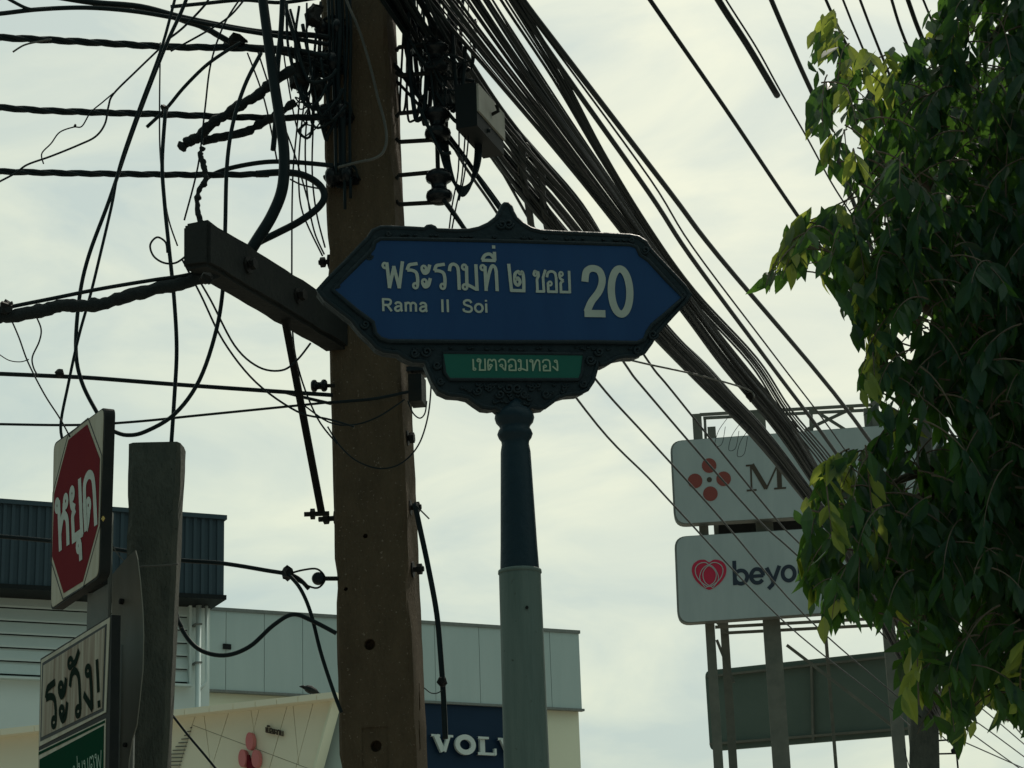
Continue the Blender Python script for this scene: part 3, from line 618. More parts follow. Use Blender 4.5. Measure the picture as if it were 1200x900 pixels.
GP_ = 'cables running down the upper left of the pole face'
rg = random.Random(31)
for i in range(7):
    x0 = 384 + i * 4.2; x1 = x0 + rg.uniform(-3, 8); ye = rg.choice((150, 205, 232, 245))
    lc('black cable clipped down the upper left of the pole face', [(x0, -20), (x0 + 2, 40), (x0 - 2 + rg.uniform(0, 5), 95), (x1, 150), (x1 + 1, ye)], rg.choice((2.5, 4, 6, 7)), 7.93, group=GP_)
GQ = 'loose wires tangled left of the top of the pole'
for i in range(16):
    x0 = rg.uniform(325, 378); y0 = rg.uniform(-15, 70); x1 = rg.uniform(345, 400); y1 = rg.uniform(50, 150); sg = rg.uniform(8, 35)
    lc('loose wire in the tangle left of the top of the pole', [(x0, y0), (x0 + (x1 - x0) * .3 - rg.uniform(0, 12), y0 + (y1 - y0) * .35 + sg * .6), ((x0 + x1) / 2, max(y0, y1) + sg * .5), (x1 - 4, y1 + sg * .4), (x1 + 6, y1 - 6)], rg.choice((2, 2.6, 3.5, 5)), 7.8 + i * .01, group=GQ)
GR = 'jumper wires arching between the insulator rack and the cables'
for i in range(12):
    x0 = rg.uniform(470, 515); y0 = rg.uniform(10, 150); x1 = x0 + rg.uniform(25, 70); y1 = y0 + rg.uniform(10, 90); up = rg.uniform(-18, 26)
    lc('jumper wire arching from the insulator rack into the cables', [(x0, y0), (x0 + (x1 - x0) * .35, (y0 + y1) / 2 + up), (x0 + (x1 - x0) * .7, y1 - up * .3), (x1, y1)], rg.choice((2.5, 3.5, 5)), 7.95 + i * .012, group=GR)
# road-side cables: run along the road toward the far pole
def rdist(y, near=.125, far=.0385): return 1 / max(.03, near - (y - 30) * (near - far) / 810)
def rc(label, px, w, group=None, mt=M_CABLE, k0=1.0, **kw):
    pts = [(x, y, rdist(y) * k0) for x, y in px]; return cable(label, pts, w, group=group, mt=mt, d0=8.0, **kw)
rg = random.Random(7)
GA = 'cables in the upper bundle running along the road'
axisA = [(462, -115), (542, 0), (590, 66), (651, 148), (706, 222), (756, 290), (817, 372), (857, 425), (918, 500), (957, 560), (1010, 640), (1072, 762), (1104, 838)]
spreadA = [40, 31, 25, 18, 14, 11, 10, 11, 10, 8, 8, 6, 5]
for i in range(26):
    o = -1 + 2 * i / 25 + rg.uniform(-.06, .06); ph = rg.uniform(0, 6)
    px = [(x + o * s * .95 + 0.9 * math.sin(ph + j * 1.3) * s / 20, y - o * s * .42) for j, ((x, y), s) in enumerate(zip(axisA, spreadA))]
    rc('black cable in the dense upper bundle slanting down behind the blue sign', px, rg.choice((2.2, 2.8, 3.4, 4.2, 5.4)), GA, mt=rg.choice((M_CABLE, M_CABLE, M_CABLE2)), k0=rg.uniform(.985, 1.02))
GC = 'cables in the slim right hand bundle'
for i in range(5):
    px = [(x + i * 2.2 * s, y - i * 1.4 * s) for x, y, s in ((540, -80, 2), (584, -5, 1.8), (648, 92, 1.2), (700, 180, .7), (756, 268, .5), (806, 345, .9), (878, 425, 1), (918, 487, 1.1), (974, 560, 1.3), (1020, 652, 1), (1078, 765, .7), (1106, 830, .5))]
    rc('black cable in the slim bundle just right of the dense one', px, (4, 3, 5, 3, 4)[i], GC, mt=(M_CABLE2 if i % 2 else M_CABLE))
GB = 'cables in the sagging lower bundle'
axisB = [(400, -120), (462, -30), (505, 45), (560, 128), (606, 188), (660, 252), (718, 325), (775, 390), (816, 432), (850, 468), (888, 508), (932, 562), (990, 642), (1060, 775), (1100, 845)]
spreadB = [34, 28, 24, 20, 22, 24, 15, 10, 10, 9, 8, 7, 6, 5, 5]
for i in range(32):
    o = -1 + 2 * i / 31 + rg.uniform(-.08, .08); ph = rg.uniform(0, 6)
    px = [(x + o * s * .85 + 1.8 * math.sin(ph + j * 1.7) * s / 20, y - o * s * .55 + 2 * math.cos(ph * 2 + j) * s / 20) for j, ((x, y), s) in enumerate(zip(axisB, spreadB))]
    rc('black cable in the sagging lower bundle beside the grey closure box', px, rg.choice((2.6, 3.2, 4, 6, 7.5)), GB, mt=rg.choice((M_CABLE, M_CABLE, M_CABLE2)), k0=rg.uniform(.98, 1.03))
rc('thick straight cable, left of the pair right of the bundles', [(570, -50), (603, 0), (656, 78), (760, 225), (809, 300), (905, 430), (977, 527), (1050, 640), (1108, 828)], 7.5)
rc('thick straight cable, right of the pair right of the bundles', [(580, -50), (613, 0), (660, 62), (785, 225), (842, 300), (1000, 490), (1075, 620), (1112, 826)], 8)
rc('thin cable between the two thick straight ones', [(576, -50), (608, 0), (660, 70), (762, 210), (812, 290), (910, 420), (985, 520), (1060, 640), (1110, 827)], 3, mt=M_CABLE2)
def sc4(label, px, w, **k): cable(label, [(x, y, 1 / (.115 - (y) * .00009)) for x, y in px], w, d0=8.7, **k)
sc4('single straight cable crossing open sky left of the tree', [(715, -70), (762, 0), (850, 127), (935, 253), (1040, 400), (1180, 600)], 6)
sc4('thick sleeved cable ending abruptly near the top right', [(808, -60), (842, 0), (876, 53), (911, 112)], 9, mt=M_CABLE2)
sc4('thin wire running out of the thick sleeved cable', [(815, -60), (851, 0), (886, 55), (912, 102), (945, 160), (975, 215), (1005, 262), (1060, 350)], 2.6)
sc4('thick straight cable entering the left side of the tree crown', [(880, -60), (904, 0), (935, 72), (965, 140), (1005, 250), (1060, 390)], 6.5)
GT = 'short lengths of cable seen above the tree'
for px, w_ in (([(955, -60), (968, 0), (1040, 150)], 4), ([(975, -60), (988, 0), (1060, 170)], 3), ([(995, -60), (1008, 0), (1080, 180)], 3.5), ([(1030, -60), (1045, 0), (1066, 60), (1130, 200)], 4), ([(1045, -60), (1064, 0), (1088, 62), (1160, 220)], 6), ([(1065, -60), (1082, 0), (1160, 180)], 3)):
    sc4('cable passing overhead above the top of the tree', px, w_, group=GT)
def tc_(label, px, w): cable(label, [(x, y, rdist(y)) for x, y in px], w, d0=10)
tc_('lowest thin cable slanting under the sign toward the billboards', [(513, 222), (548, 272), (610, 375), (700, 498), (760, 560), (795, 598), (916, 726), (1034, 822), (1085, 868)], 3.6)
tc_('second lowest thin cable slanting across the billboards', [(520, 150), (545, 195), (590, 262), (640, 362), (700, 447), (760, 514), (838, 600), (941, 719), (1058, 822), (1112, 870)], 3.6)
tc_('third thin cable from the bottom slanting across the billboards', [(505, 75), (570, 170), (640, 290), (728, 420), (760, 462), (880, 600), (931, 648), (1040, 750), (1110, 862)], 3.6)
tc_('uppermost thin cable slanting across the billboards', [(560, 110), (640, 240), (752, 412), (789, 460), (901, 598), (940, 640), (1050, 745), (1112, 858)], 3.4)
cable('pale wire crossing in front of the bundles', [(722, 418, 11), (760, 427, 11.3), (820, 440, 11.6), (875, 456, 12), (884, 466, 12)], 2.4, mt=M_CABLE3)
GF = 'cables leaving the far pole at bottom right'
for px in (([(1112, 862, 26), (1140, 874, 28), (1210, 905, 32)]), ([(1112, 840, 26), (1150, 868, 28), (1215, 915, 32)]), ([(1112, 826, 26), (1150, 850, 28), (1215, 898, 32)]), ([(1112, 800, 26), (1160, 838, 28), (1215, 885, 33)]), ([(1150, 790, 26), (1180, 840, 28), (1215, 880, 33)])):
    cable('thin cable leaving the far pole toward the bottom right corner', px, 1.6, group=GF)
for k, (x0, y0) in enumerate(((842, 500), (858, 505), (868, 512))):
    cable('fine wire curl dangling from the bundle over the upper billboard', [(x0 + 12, y0 - 12, 13), (x0, y0 + 5, 13), (x0 - 4, y0 + 22, 13), (x0 + 4, y0 + 20, 13), (x0 + 8, y0, 13)], .7, group='wire curls over the upper billboard')
knot(930, 498, 13.5, .03, 'lump on the slim bundle above the upper billboard', 8); knot(880, 463, 12.5, .03, 'joint where the pale wire meets the dense bundle', 9)

# grey closure box, slack loops, coil
bx = thing('cable_closure_box', P(546, 120, 8.0), 'grey metal closure box among the cables right of the pole', 'box')
bc = P(545, 88, 7.9) - Z_ * .12 + rd * .17
mesh('case', box(bc - Z_ * .02, rd, rn, Z_, .34, .095, .20), M_BLACK, bx)
mesh('side_cover', box(bc + rn * .052 + Z_ * .01, rd, rn, Z_, .335, .010, .125), mat('sunlit_box_side', (.42, .41, .36), .6, (.26, .25, .22), 6, .6), bx)  # sun on this side is put into its pale colour, the case stays black
mesh('latch', tube([bc + rn * .055, bc + rn * .085 + Z_ * .01, bc + rn * .085 + Z_ * .03 - rd * .02], .008, 6), M_IRON, bx)
GK = 'strands of the coiled slack loop'
for i in range(9):
    o = i * 1.5 - 6
    cable('black strand of the slack coil hanging right of the insulators', [(521 + o * .7, 110, 8.02 + i * .01), (519 + o * .8, 160, 8.02 + i * .01), (526 + o * .5, 200, 8.02), (540, 224 + o * .8, 8.02), (553 - o * .3, 214 + o * .6, 8.05), (560 - o * .5, 185, 8.08), (560 - o * .4, 150, 8.1)], 3.4, group=GK)
GV = 'slack wires hanging from the top right of the pole'
rg = random.Random(11)
for i in range(22):
    x0 = rg.uniform(468, 545); y0 = -20; x1 = x0 + rg.uniform(-8, 22); y1 = rg.uniform(60, 150); sw = rg.uniform(4, 14)
    px = [(x0, y0, 8), (x0 + (x1 - x0) * .4 - sw * .3, y1 * .45, 8), (x1 - 1, y1 - 8, 8), (x1 + sw * .4, y1, 8), (x1 + sw, y1 - 12, 8), (x1 + sw + 3, y1 - 60, 8.05)]
    cable('slack wire loop in the tangle at the top right of the pole', [(x, y, d + i * .012) for x, y, d in px], rg.choice((2, 3, 4.5, 6)), group=GV, mt=rg.choice((M_CABLE, M_CABLE, M_CABLE2)))
for i, px in enumerate(([(538, 150), (537, 200), (530, 240), (526, 272)], [(545, 160), (541, 210), (534, 245), (529, 272)], [(550, 150), (545, 200), (538, 235)])):
    lc('thin wire hanging down behind the blue sign', px, 2, 8.0, group='thin wires dropping behind the blue sign')
GS = 'slack loops strapped to the lower bundle'
for i, (x, y0, y1, w_) in enumerate(((615, 165, 285, 11), (638, 195, 290, 11))):
    rc(('left' if i == 0 else 'right') + ' thick dark cable sleeve hanging down to the sign top', [(x - 14, y0 - 10), (x - 4, y0 + 4), (x - 2, y0 + 40), (x + 4, y0 + 75), (x + 10, y1)], w_)
rc('thin pale wire looped over the lower bundle', [(607, 215), (608, 190), (611, 172), (617, 168), (621, 175), (616, 195), (618, 225), (626, 250)], 2, mt=M_CABLE3)
sc4('hair thin wire hanging down through the upper bundle', [(549, -20), (549, 20), (552, 60), (554, 95)], 1.6, mt=M_CABLE3)
lc('thick black cable crossing behind the insulator rack', [(462, 75), (485, 105), (515, 145), (545, 185), (570, 222), (590, 250)], 6, 8.12)
lc('second thick black cable crossing behind the insulator rack', [(460, 90), (490, 122), (520, 160), (560, 205), (600, 260)], 4, 8.15)
lc('black cable leaving the lowest insulator toward the sign', [(515, 228), (530, 248), (550, 276)], 6, 8.0)

# ------------------------------------------------------------------ street name sign
SD = 6.0
SP = Plane(P(600, 345, SD), R(12))
sign = thing('street_name_sign', Vector((SP.O.x, SP.O.y, 0)), 'blue street name sign with ornate dark frame on a post in front of the pole', 'street sign')
outer = [(373, 340), (384, 328), (408, 304), (424, 287), (432, 279), (437, 271), (446, 267), (456, 267), (480, 268), (497, 269), (501, 266), (505, 265.4), (509, 267), (512, 270), (536, 271), (550, 270.5), (562, 268), (573, 263), (582, 256), (586, 249), (589, 242), (592, 239.5), (595, 239.5), (598, 243), (600, 249), (604, 256), (612, 263), (622, 269), (634, 272), (660, 273.5), (700, 275), (738, 277), (748, 279), (756, 284), (761, 292), (770, 302), (788, 321), (802, 336), (808, 345), (803, 353), (790, 367), (768, 391), (762, 402), (754, 413), (744, 417), (732, 417), (722, 419), (714, 424), (708, 427), (703, 427), (700, 424.5), (697, 436), (694, 447), (688, 456), (678, 461), (664, 462), (654, 465), (646, 471), (638, 477), (630, 478), (622, 476), (618, 481), (617, 486), (590, 486), (586, 481), (581, 477), (575, 478), (566, 477), (557, 471), (549, 465), (540, 463), (526, 462), (515, 457), (508, 446), (503, 434), (499, 424), (494, 423), (484, 422.5), (474, 418), (467, 413), (450, 411), (442, 407), (434, 398), (426, 391), (412, 374), (394, 360), (381, 350)]
inner = [(390, 340), (412, 317), (432, 297), (437, 291), (439, 284), (446, 280), (460, 280), (600, 283), (738, 287), (746, 290), (750, 299), (760, 306), (780, 328), (800, 349), (782, 366), (764, 381), (758, 390), (755, 398), (746, 402), (700, 401), (600, 401), (456, 400), (446, 397), (440, 391), (437, 378), (418, 364)]
green = [(519, 413), (683, 415), (682, 437), (678, 445), (527, 445), (521, 437)]
# frame: plate with two windows = upper ring + lower apron
mesh('frame', join(SP.pp(outer, .030, -.030)), M_FRAME, sign)
def border(px, off, r_, name, mt=M_FRAME, closed=True):
    q = [SP.w(SP.uv(x, y, off), off) for x, y in px]
    return mesh(name, tube(q, r_, 6, closed=closed), mt, sign, smooth=True)
mesh('blue_panel', SP.pp(inner, .036, .0302), M_BLUE, sign)
mesh('green_panel', SP.pp(green, .036, .0302), M_GREEN, sign)
border(inner, .034, .0075, 'inner_moulding'); border(outer, .026, .0085, 'outer_moulding'); border(green, .034, .006, 'lower_moulding')
def scroll(x, y, s, flip, turns=1.4, off=.034, r_=.0045):
    pts = []
    for k in range(26):
        t = k / 25; an = t * turns * 2 * math.pi; rad = s * (1 - .8 * t); pts.append((x + flip * rad * math.cos(an), y + rad * math.sin(an)))
    return tube([SP.w(SP.uv(a, b, off), off) for a, b in pts], r_, 5)
sc_list = [(x, y, s, f) for x, y, s, f in ((596, 262, 6, 1), (588, 263, 5, -1), (432, 300, 5, 1), (428, 380, 5, -1), (756, 293, 5, -1), (765, 392, 6, 1), (747, 410, 5, 1), (500, 412, 6, -1), (512, 428, 5, 1), (692, 422, 6, 1), (702, 412, 5, -1), (486, 414, 5, 1), (596, 455, 6, -1), (606, 455, 6, 1), (614, 462, 5, 1), (586, 462, 5, -1), (640, 462, 5, 1), (560, 458, 5, -1), (395, 335, 3, 1), (800, 345, 3, -1), (455, 274, 3, 1), (740, 281, 3, -1), (516, 447, 4, 1), (684, 450, 4, -1))]
for a in sc_list: mesh('scroll', scroll(*a), M_FRAME, sign, smooth=True)
# leaf-like relief along the lower apron
rg = random.Random(3); rl = []
for k in range(46):
    x = rg.uniform(540, 665); y = rg.uniform(449, 459) if abs(x - 602) > 24 else rg.uniform(449, 474)
    rl.append(scroll(x, y, rg.uniform(2, 4), rg.choice((-1, 1)), .55, .033, .0035))
for k in range(60):
    t = rg.random(); x, y = (440 + t * 300, 273.5 + t * 7) if k % 2 else (450 + t * 290, 406 + rg.uniform(0, 3))
    rl.append(scroll(x, y, rg.uniform(1.5, 3.2), rg.choice((-1, 1)), .5, .033, .003))
mesh('relief_ornament', join(*rl), M_FRAME, sign, smooth=True, kind='stuff')
fc = SP.w(SP.uv(593.5, 243))
mesh('finial', lathe(fc, [(.004, .016), (.009, .010), (.0105, 0), (.008, -.012), (.016, -.022), (.022, -.05)], Z_, 14), M_FRAME, sign, smooth=True)
o_ = .0362
mesh('thai_lettering', join(text_mesh(SP, 'พระรามที่', (448, 338.5), (586, 341.6), 32, .118, o_), text_mesh(SP, '๒', (595, 342.5), (617, 343), 32, .115, o_), text_mesh(SP, 'ซอย', (625, 343), (670, 344), 26, .115, o_)), M_WHITE, sign)
for tx in (('Rama', (447, 364.8), (502.5, 365.8)), ('II', (516, 366), (528.5, 366.2)), ('Soi', (542, 366.3), (573, 366.8))): mesh('latin_word', text_mesh(SP, *tx, 15, .17, o_), M_WHITE, sign)
mesh('soi_number', join(text_mesh(SP, '2', (683.5, 370.5), (713, 371), 59, .135, o_), text_mesh(SP, '0', (714.5, 371), (743.5, 371.6), 59, .14, o_)), M_WHITE, sign)
mesh('district_lettering', text_mesh(SP, 'เขตจอมทอง', (552.5, 434.6), (656, 435.4), 14, .13, o_), mat('dim_white_letters', (.28, .36, .27), .6), sign)
# post
pc = SP.w(SP.uv(602.5, 480)); pxx, pyy = pc.x, pc.y
def zy(y): return P(602 + (y - 480) * .035, y, pyy).z
def rpx(r_): return r_ / FPX * SD * 1.035
prof = [(486, 15), (483, 17), (478, 14)]
up_ = [(470, 12), (478, 15), (481, 19), (485, 22.5), (490, 23.5), (495, 22), (499, 18.5), (502, 17.5), (505, 19.5), (509, 21), (513, 19.5), (517, 16.5), (521, 16), (526, 17), (530, 17.6), (600, 20), (640, 21.3), (667, 22.5), (669.5, 22.5), (669.8, 21)]
def lz(lst): return [(rpx(r_), zy(y)) for y, r_ in lst]
base = Vector((pxx, pyy, 0))
mesh('upper_post', lathe(base, lz(up_), Z_, 32), M_TUBED, sign, smooth=True)
lo = [(669.6, 23), (670.6, 24), (675, 24.2), (900, 25.6)]
lo_ = lz(lo) + [(rpx(27), .12)]
mesh('lower_post', lathe(base, lo_, Z_, 32), M_TUBE, sign, smooth=True)
hb = P(617.5, 712, pyy - rpx(24)); mesh('joint_ring', lathe(base, lz([(667.5, 22.5), (668.5, 25.0), (672, 25.3), (673, 24.1)]), Z_, 32), M_TUBE, sign, smooth=True)
mesh('screw', lathe(hb, [(.005, -.004), (.005, .004)], Y_, 8), M_IRON, sign)

# ------------------------------------------------------------------ stop sign
TP = Plane(P(122, 478, 6.7), R(-60.5))
stop = thing('stop_sign', Vector((TP.O.x, TP.O.y, 0)), 'red octagon stop sign with Thai word on white square box at left edge', 'stop sign')
sq = rrect([TP.uv(*p) for p in ((63, 520), (123.5, 476), (117, 675.5), (59.5, 716))], .035)
mesh('sign_box', TP.prism(sq, 0, -.036), M_EDGE, stop)
sqi = rrect([TP.uv(*p) for p in ((64, 521.5), (122.3, 478.5), (116, 674), (60.7, 713))], .033)
mesh('white_face', TP.prism(sqi, .0025, .0005), M_SWHITE, stop)
us = [u for u, v in sqi]; vs = [v for u, v in sqi]; u0, u1, v0, v1 = min(us), max(us), min(vs), max(vs)
cu, cv = (u0 + u1) / 2, (v0 + v1) / 2; hs = (u1 - u0) / 2; hv = (v1 - v0) / 2
octp = lambda k: [(cu + hs * k * math.cos(R(22.5 + 45 * i)) / math.cos(R(22.5)), cv + hv * k * math.sin(R(22.5 + 45 * i)) / math.cos(R(22.5))) for i in range(8)]
mesh('border_line', TP.prism(octp(.99), .0034, .0027, octp(.972)), M_BLACK, stop)
mesh('red_octagon', TP.prism(octp(.915), .0036, .0028), M_RED, stop)
mesh('thai_lettering', text_mesh(TP, 'หยุด', (66.5, 649), (115, 614), 63, .16, .0037, thick=.001), M_WHITE, stop)
mesh('lettering_marks', TP.pp([(118.5, 608), (120.5, 604.5), (122.5, 607.5), (120.5, 611)], .005, .003), mat('yellow_sticker', (.4, .28, .05), .6), stop)
bt = [P(117, 700, 7.05), P(117, 735, 7.05)]
V, Fs = box(Vector((P(117, 690, 7.02).x, 7.02, 1.75)), X_, Y_, Z_, .07, .06, 3.5 + .0)
ztop = P(117, 600, 7.02).z
V, Fs = box(Vector((P(117, 690, 7.02).x, 7.02, ztop / 2)), X_, Y_, Z_, .072, .06, ztop)
mesh('post', (V, Fs), M_STEEL, stop)
cpt = P(117, 690, 6.98); mesh('clamp', box(P(112, 686, 6.93), TP.u, TP.n, Z_, .20, .02, .028), M_IRON, stop)

# warning sign (below)
WP = Plane(P(130, 722, 6.55), R(-61))
wsn = thing('warning_sign', Vector((WP.O.x, WP.O.y, 0)), 'rust streaked white and green Thai warning board below the stop sign', 'warning sign')
def wq(pts, f, b): return WP.pp(pts, f, b)
def lerp2(a, b, t): return (a[0] + (b[0] - a[0]) * t, a[1] + (b[1] - a[1]) * t)
mesh('board', wq([(47.5, 772), (131, 720.5), (126, 1010), (42, 1040)], 0, -.03), M_EDGE, wsn)
mesh('pale_border', WP.prism([WP.uv(*p) for p in ((49, 773.5), (129.5, 723.5), (124.8, 834.5), (46.3, 875))], .0022, .0003), M_SWHITE, wsn)
mesh('black_line', WP.prism([WP.uv(*p) for p in ((50.5, 777), (126, 731), (122.4, 833), (48, 869))], .0032, .0024), M_BLACK, wsn)
mesh('white_field', WP.prism([WP.uv(*p) for p in ((52, 780), (124.3, 735), (121, 830), (49.8, 864))], .0042, .0034), M_RUSTWHITE, wsn)
mesh('thai_lettering', text_mesh(WP, 'ระวัง!', (53, 858.5), (122, 828), 55, .155, .0044, thick=.001), mat('dark_green_print', (.004, .014, .009), .8, spec=.02), wsn)
mesh('lower_border', WP.prism([WP.uv(*p) for p in ((46.2, 880), (124.6, 842), (122, 1000), (43, 1030))], .0022, .0003), M_SWHITE, wsn)
mesh('green_field', WP.prism([WP.uv(*p) for p in ((47.3, 890), (122.8, 850), (121, 998), (44.5, 1028))], .0036, .0026), M_SGREEN, wsn)
mesh('green_stripe', WP.prism([WP.uv(*p) for p in ((46.4, 881.5), (124.0, 844), (123.9, 847), (46.2, 885))], .0036, .0026), M_SGREEN, wsn)
mesh('lower_lettering', text_mesh(WP, 'ขอ ง ปบมตพ', (66, 929), (120.5, 900), 20, .09, .0038, thick=.001), mat('pale_green_print', (.25, .38, .30), .6), wsn)
for y in (775, 872): 
    q = WP.w(WP.uv(128, y, -.012), -.012) + WP.u * .012; mesh('rivet', lathe(q, [(.009, -.002), (.007, .004)], WP.u, 8), M_SILV, wsn)

# grey plate seen from its back
GP = Plane(P(150, 700, 7.05), R(-50))
pl_ = thing('sign_plate', Vector((GP.O.x, GP.O.y, 0)), 'bare grey metal back of a sign plate wedged against the short post', 'sign plate')
gp = [(131, 674), (141, 662), (151, 651), (158.5, 645), (161, 655), (164, 680), (167, 715), (168, 745), (167, 785), (163.5, 820), (160, 850), (155, 866), (151, 890), (149, 930), (138, 960), (131, 960)]
mesh('plate', GP.pp(gp, 0, -.004), M_PLATE, pl_)
mesh('bolt_head', lathe(GP.w(GP.uv(144, 705), 0), [(.006, -.002), (.011, 0), (.011, .012), (.006, .014)], GP.n, 8), M_IRON, pl_)
mesh('bolt_head', lathe(GP.w(GP.uv(148, 873), 0), [(.006, -.002), (.008, 0), (.008, .01)], GP.n, 8), M_IRON, pl_)
pz = P(144, 960, 7.05); mesh('leg', box(Vector((pz.x, 7.09, pz.z / 2 + .3)), X_, Y_, Z_, .05, .03, pz.z + .6), M_STEEL, pl_)

# short concrete post
vf, fx2, fw2, u2, n2 = pole_solid([(530, 150, 212), (890, 143, 196)], 7.35, .16, R(3), 0, P(180, 518, 7.35).z, rough=.0015, step=.04, seed=5, ch=.018)
post = mesh('concrete_post', vf, M_POST, label='short mossy concrete post with broken top beside the stop sign', cat='concrete post')
lc('wire ring bound round the short concrete post', [(150, 668), (165, 664), (185, 663), (209, 661)], 2.2, 7.28, mt=M_CABLE3, name='tie_wire', cat='wire')
lc('thin grey wire twig beside the short post', [(130, 635), (137, 648), (145, 657)], 1.3, 7.2, mt=M_CABLE3, name='tie_wire', cat='wire')
lc('stub of thick cable behind the right edge of the short post', [(206, 705), (205, 717), (209, 728), (213, 735)], 5, 7.6)

# ------------------------------------------------------------------ buildings
def bplane(x, y, d, psi): return Plane(P(x, y, d), R(psi))
BV = bplane(465, 760, 60, 28)
vb = thing('showroom_building', Vector((BV.O.x, BV.O.y, 0)), 'grey panelled car showroom with dark blue fascia behind the pole', 'building')
def gz(pl, x, y): return pl.uv(x, y)
ur = BV.uv(681, 840)[0]; ul = BV.uv(235, 740)[0]
def col_u(x, y): return BV.uv(x, y)[0]
top = lambda u: BV.uv(250, 716)[1] + (u - BV.uv(250, 716)[0]) * (BV.uv(678, 743)[1] - BV.uv(250, 716)[1]) / (BV.uv(678, 743)[0] - BV.uv(250, 716)[0])
bot = lambda u: BV.uv(245, 808)[1] + (u - BV.uv(245, 808)[0]) * (BV.uv(680, 831)[1] - BV.uv(245, 808)[1]) / (BV.uv(680, 831)[0] - BV.uv(245, 808)[0])
zg = -BV.O.z
mesh('wall', BV.prism([(ul, zg), (ur, zg), (ur, bot(ur)), (ul, bot(ul))], -.15, -14), M_CREAM, vb)
mesh('upper_wall', BV.prism([(ul, bot(ul)), (ur, bot(ur)), (ur, top(ur)), (ul, top(ul))], 0, -14), M_SEAM2, vb)
edges = [ul] + [col_u(x, 770) for x in (264, 309, 354, 404, 457, 509, 561, 611, 644)] + [ur + .02]
for a_, b_ in zip(edges, edges[1:]):
    g = .008
    mesh('panel', BV.prism([(a_ + g, bot(a_)), (b_ - g, bot(b_)), (b_ - g, top(b_)), (a_ + g, top(a_))], .05, .002), M_GREYW, vb)
mesh('parapet_cap', BV.prism([(ul, top(ul)), (ur + .05, top(ur)), (ur + .05, top(ur) + .10), (ul, top(ul) + .10)], .09, -.3), M_STEEL, vb)
mesh('drip_trim', BV.prism([(ul, bot(ul) - .07), (ur + .08, bot(ur) - .07), (ur + .08, bot(ur)), (ul, bot(ul))], .10, -.1), M_STEEL, vb)
mesh('fascia', BV.pp([(440, 822), (636, 829.5), (640, 1010), (446, 1010)], -.02, -.14), M_DNAVY, vb)
mesh('brand_lettering', text_mesh(BV, 'VOLVO', (503.5, 882), (633, 889), 21.5, .22, .0, thick=.12), M_SILV, vb)
mesh('vent', BV.pp([(262, 754), (271, 755), (271, 761), (262, 760)], .12, .04), M_BLACK, vb)

BL = bplane(130, 740, 54, 25)
lb = thing('warehouse_building', Vector((BL.O.x, BL.O.y, 0)), 'pale building with louvred wall and corrugated navy box on top, at left', 'building')
zg = -BL.O.z; l0 = BL.uv(-260, 750)[0]; l1 = BL.uv(246, 750)[0]
wt = BL.uv(120, 680)[1]
mesh('wall', BL.prism([(l0, zg), (l1, zg), (l1, wt), (l0, wt)], 0, -10), M_BWALL, lb)
def blk(nm, px, f, b, mt): return mesh(nm, BL.pp(px, f, b), mt, lb)
def louvre(xa, xb, n=6):
    # slats tilt outward at the bottom, between two side posts
    def yy(x, k): return 697 + k * 15.6 + (x) * .055 * (1 - k * .03)
    for k in range(n):
        ya, yb = yy(xa, k), yy(xb, k)
        A = BL.w(BL.uv(xa, ya, .02), .02); B = BL.w(BL.uv(xb, yb, .02), .02); A2 = BL.w(BL.uv(xa, ya + 11.8, .12), .12); B2 = BL.w(BL.uv(xb, yb + 11.8, .12), .12)
        V = [A, B, B2, A2] + [p - Z_ * .05 for p in (A, B, B2, A2)]
        mesh('slat', (V, [(0, 1, 2, 3), (4, 5, 6, 7), (0, 1, 5, 4), (1, 2, 6, 5), (2, 3, 7, 6), (3, 0, 4, 7)]), M_LOUV, lb)
blk('louvre_shade_sheet', [(-60, 692), (224, 708), (224, 801), (-60, 788)], .015, .002, M_BLACK)  # flat black sheet painting the shade between the slats
louvre(-60, 143); louvre(146, 222)
for xa in (144.5, 223.5): blk('louvre_post', [(xa - 1.5, 696), (xa + 1.5, 696), (xa + 1.5, 803), (xa - 1.5, 803)], .26, .016, M_LOUV)
blk('ledge', [(-60, 789), (226, 801.5), (226, 804), (-60, 791.5)], .3, .003, M_LOUV)
pz0 = BL.w(BL.uv(233, 700, .3), .3)
mesh('downpipe', tube([Vector((pz0.x, pz0.y, z)) for z in (BL.w(BL.uv(233, 700, .3))[2], 1.0)], .075, 12), M_LOUV, lb, smooth=True)
mesh('pipe_branch', tube([BL.w(BL.uv(x, y, .3), .3) for x, y in ((242, 700), (242, 798), (239, 803), (234, 808))], .045, 8), M_LOUV, lb, smooth=True)
for y in (730, 775): blk('pipe_bracket', [(229, y), (237, y), (237, y + 2), (229, y + 2)], .4, .003, M_STEEL)
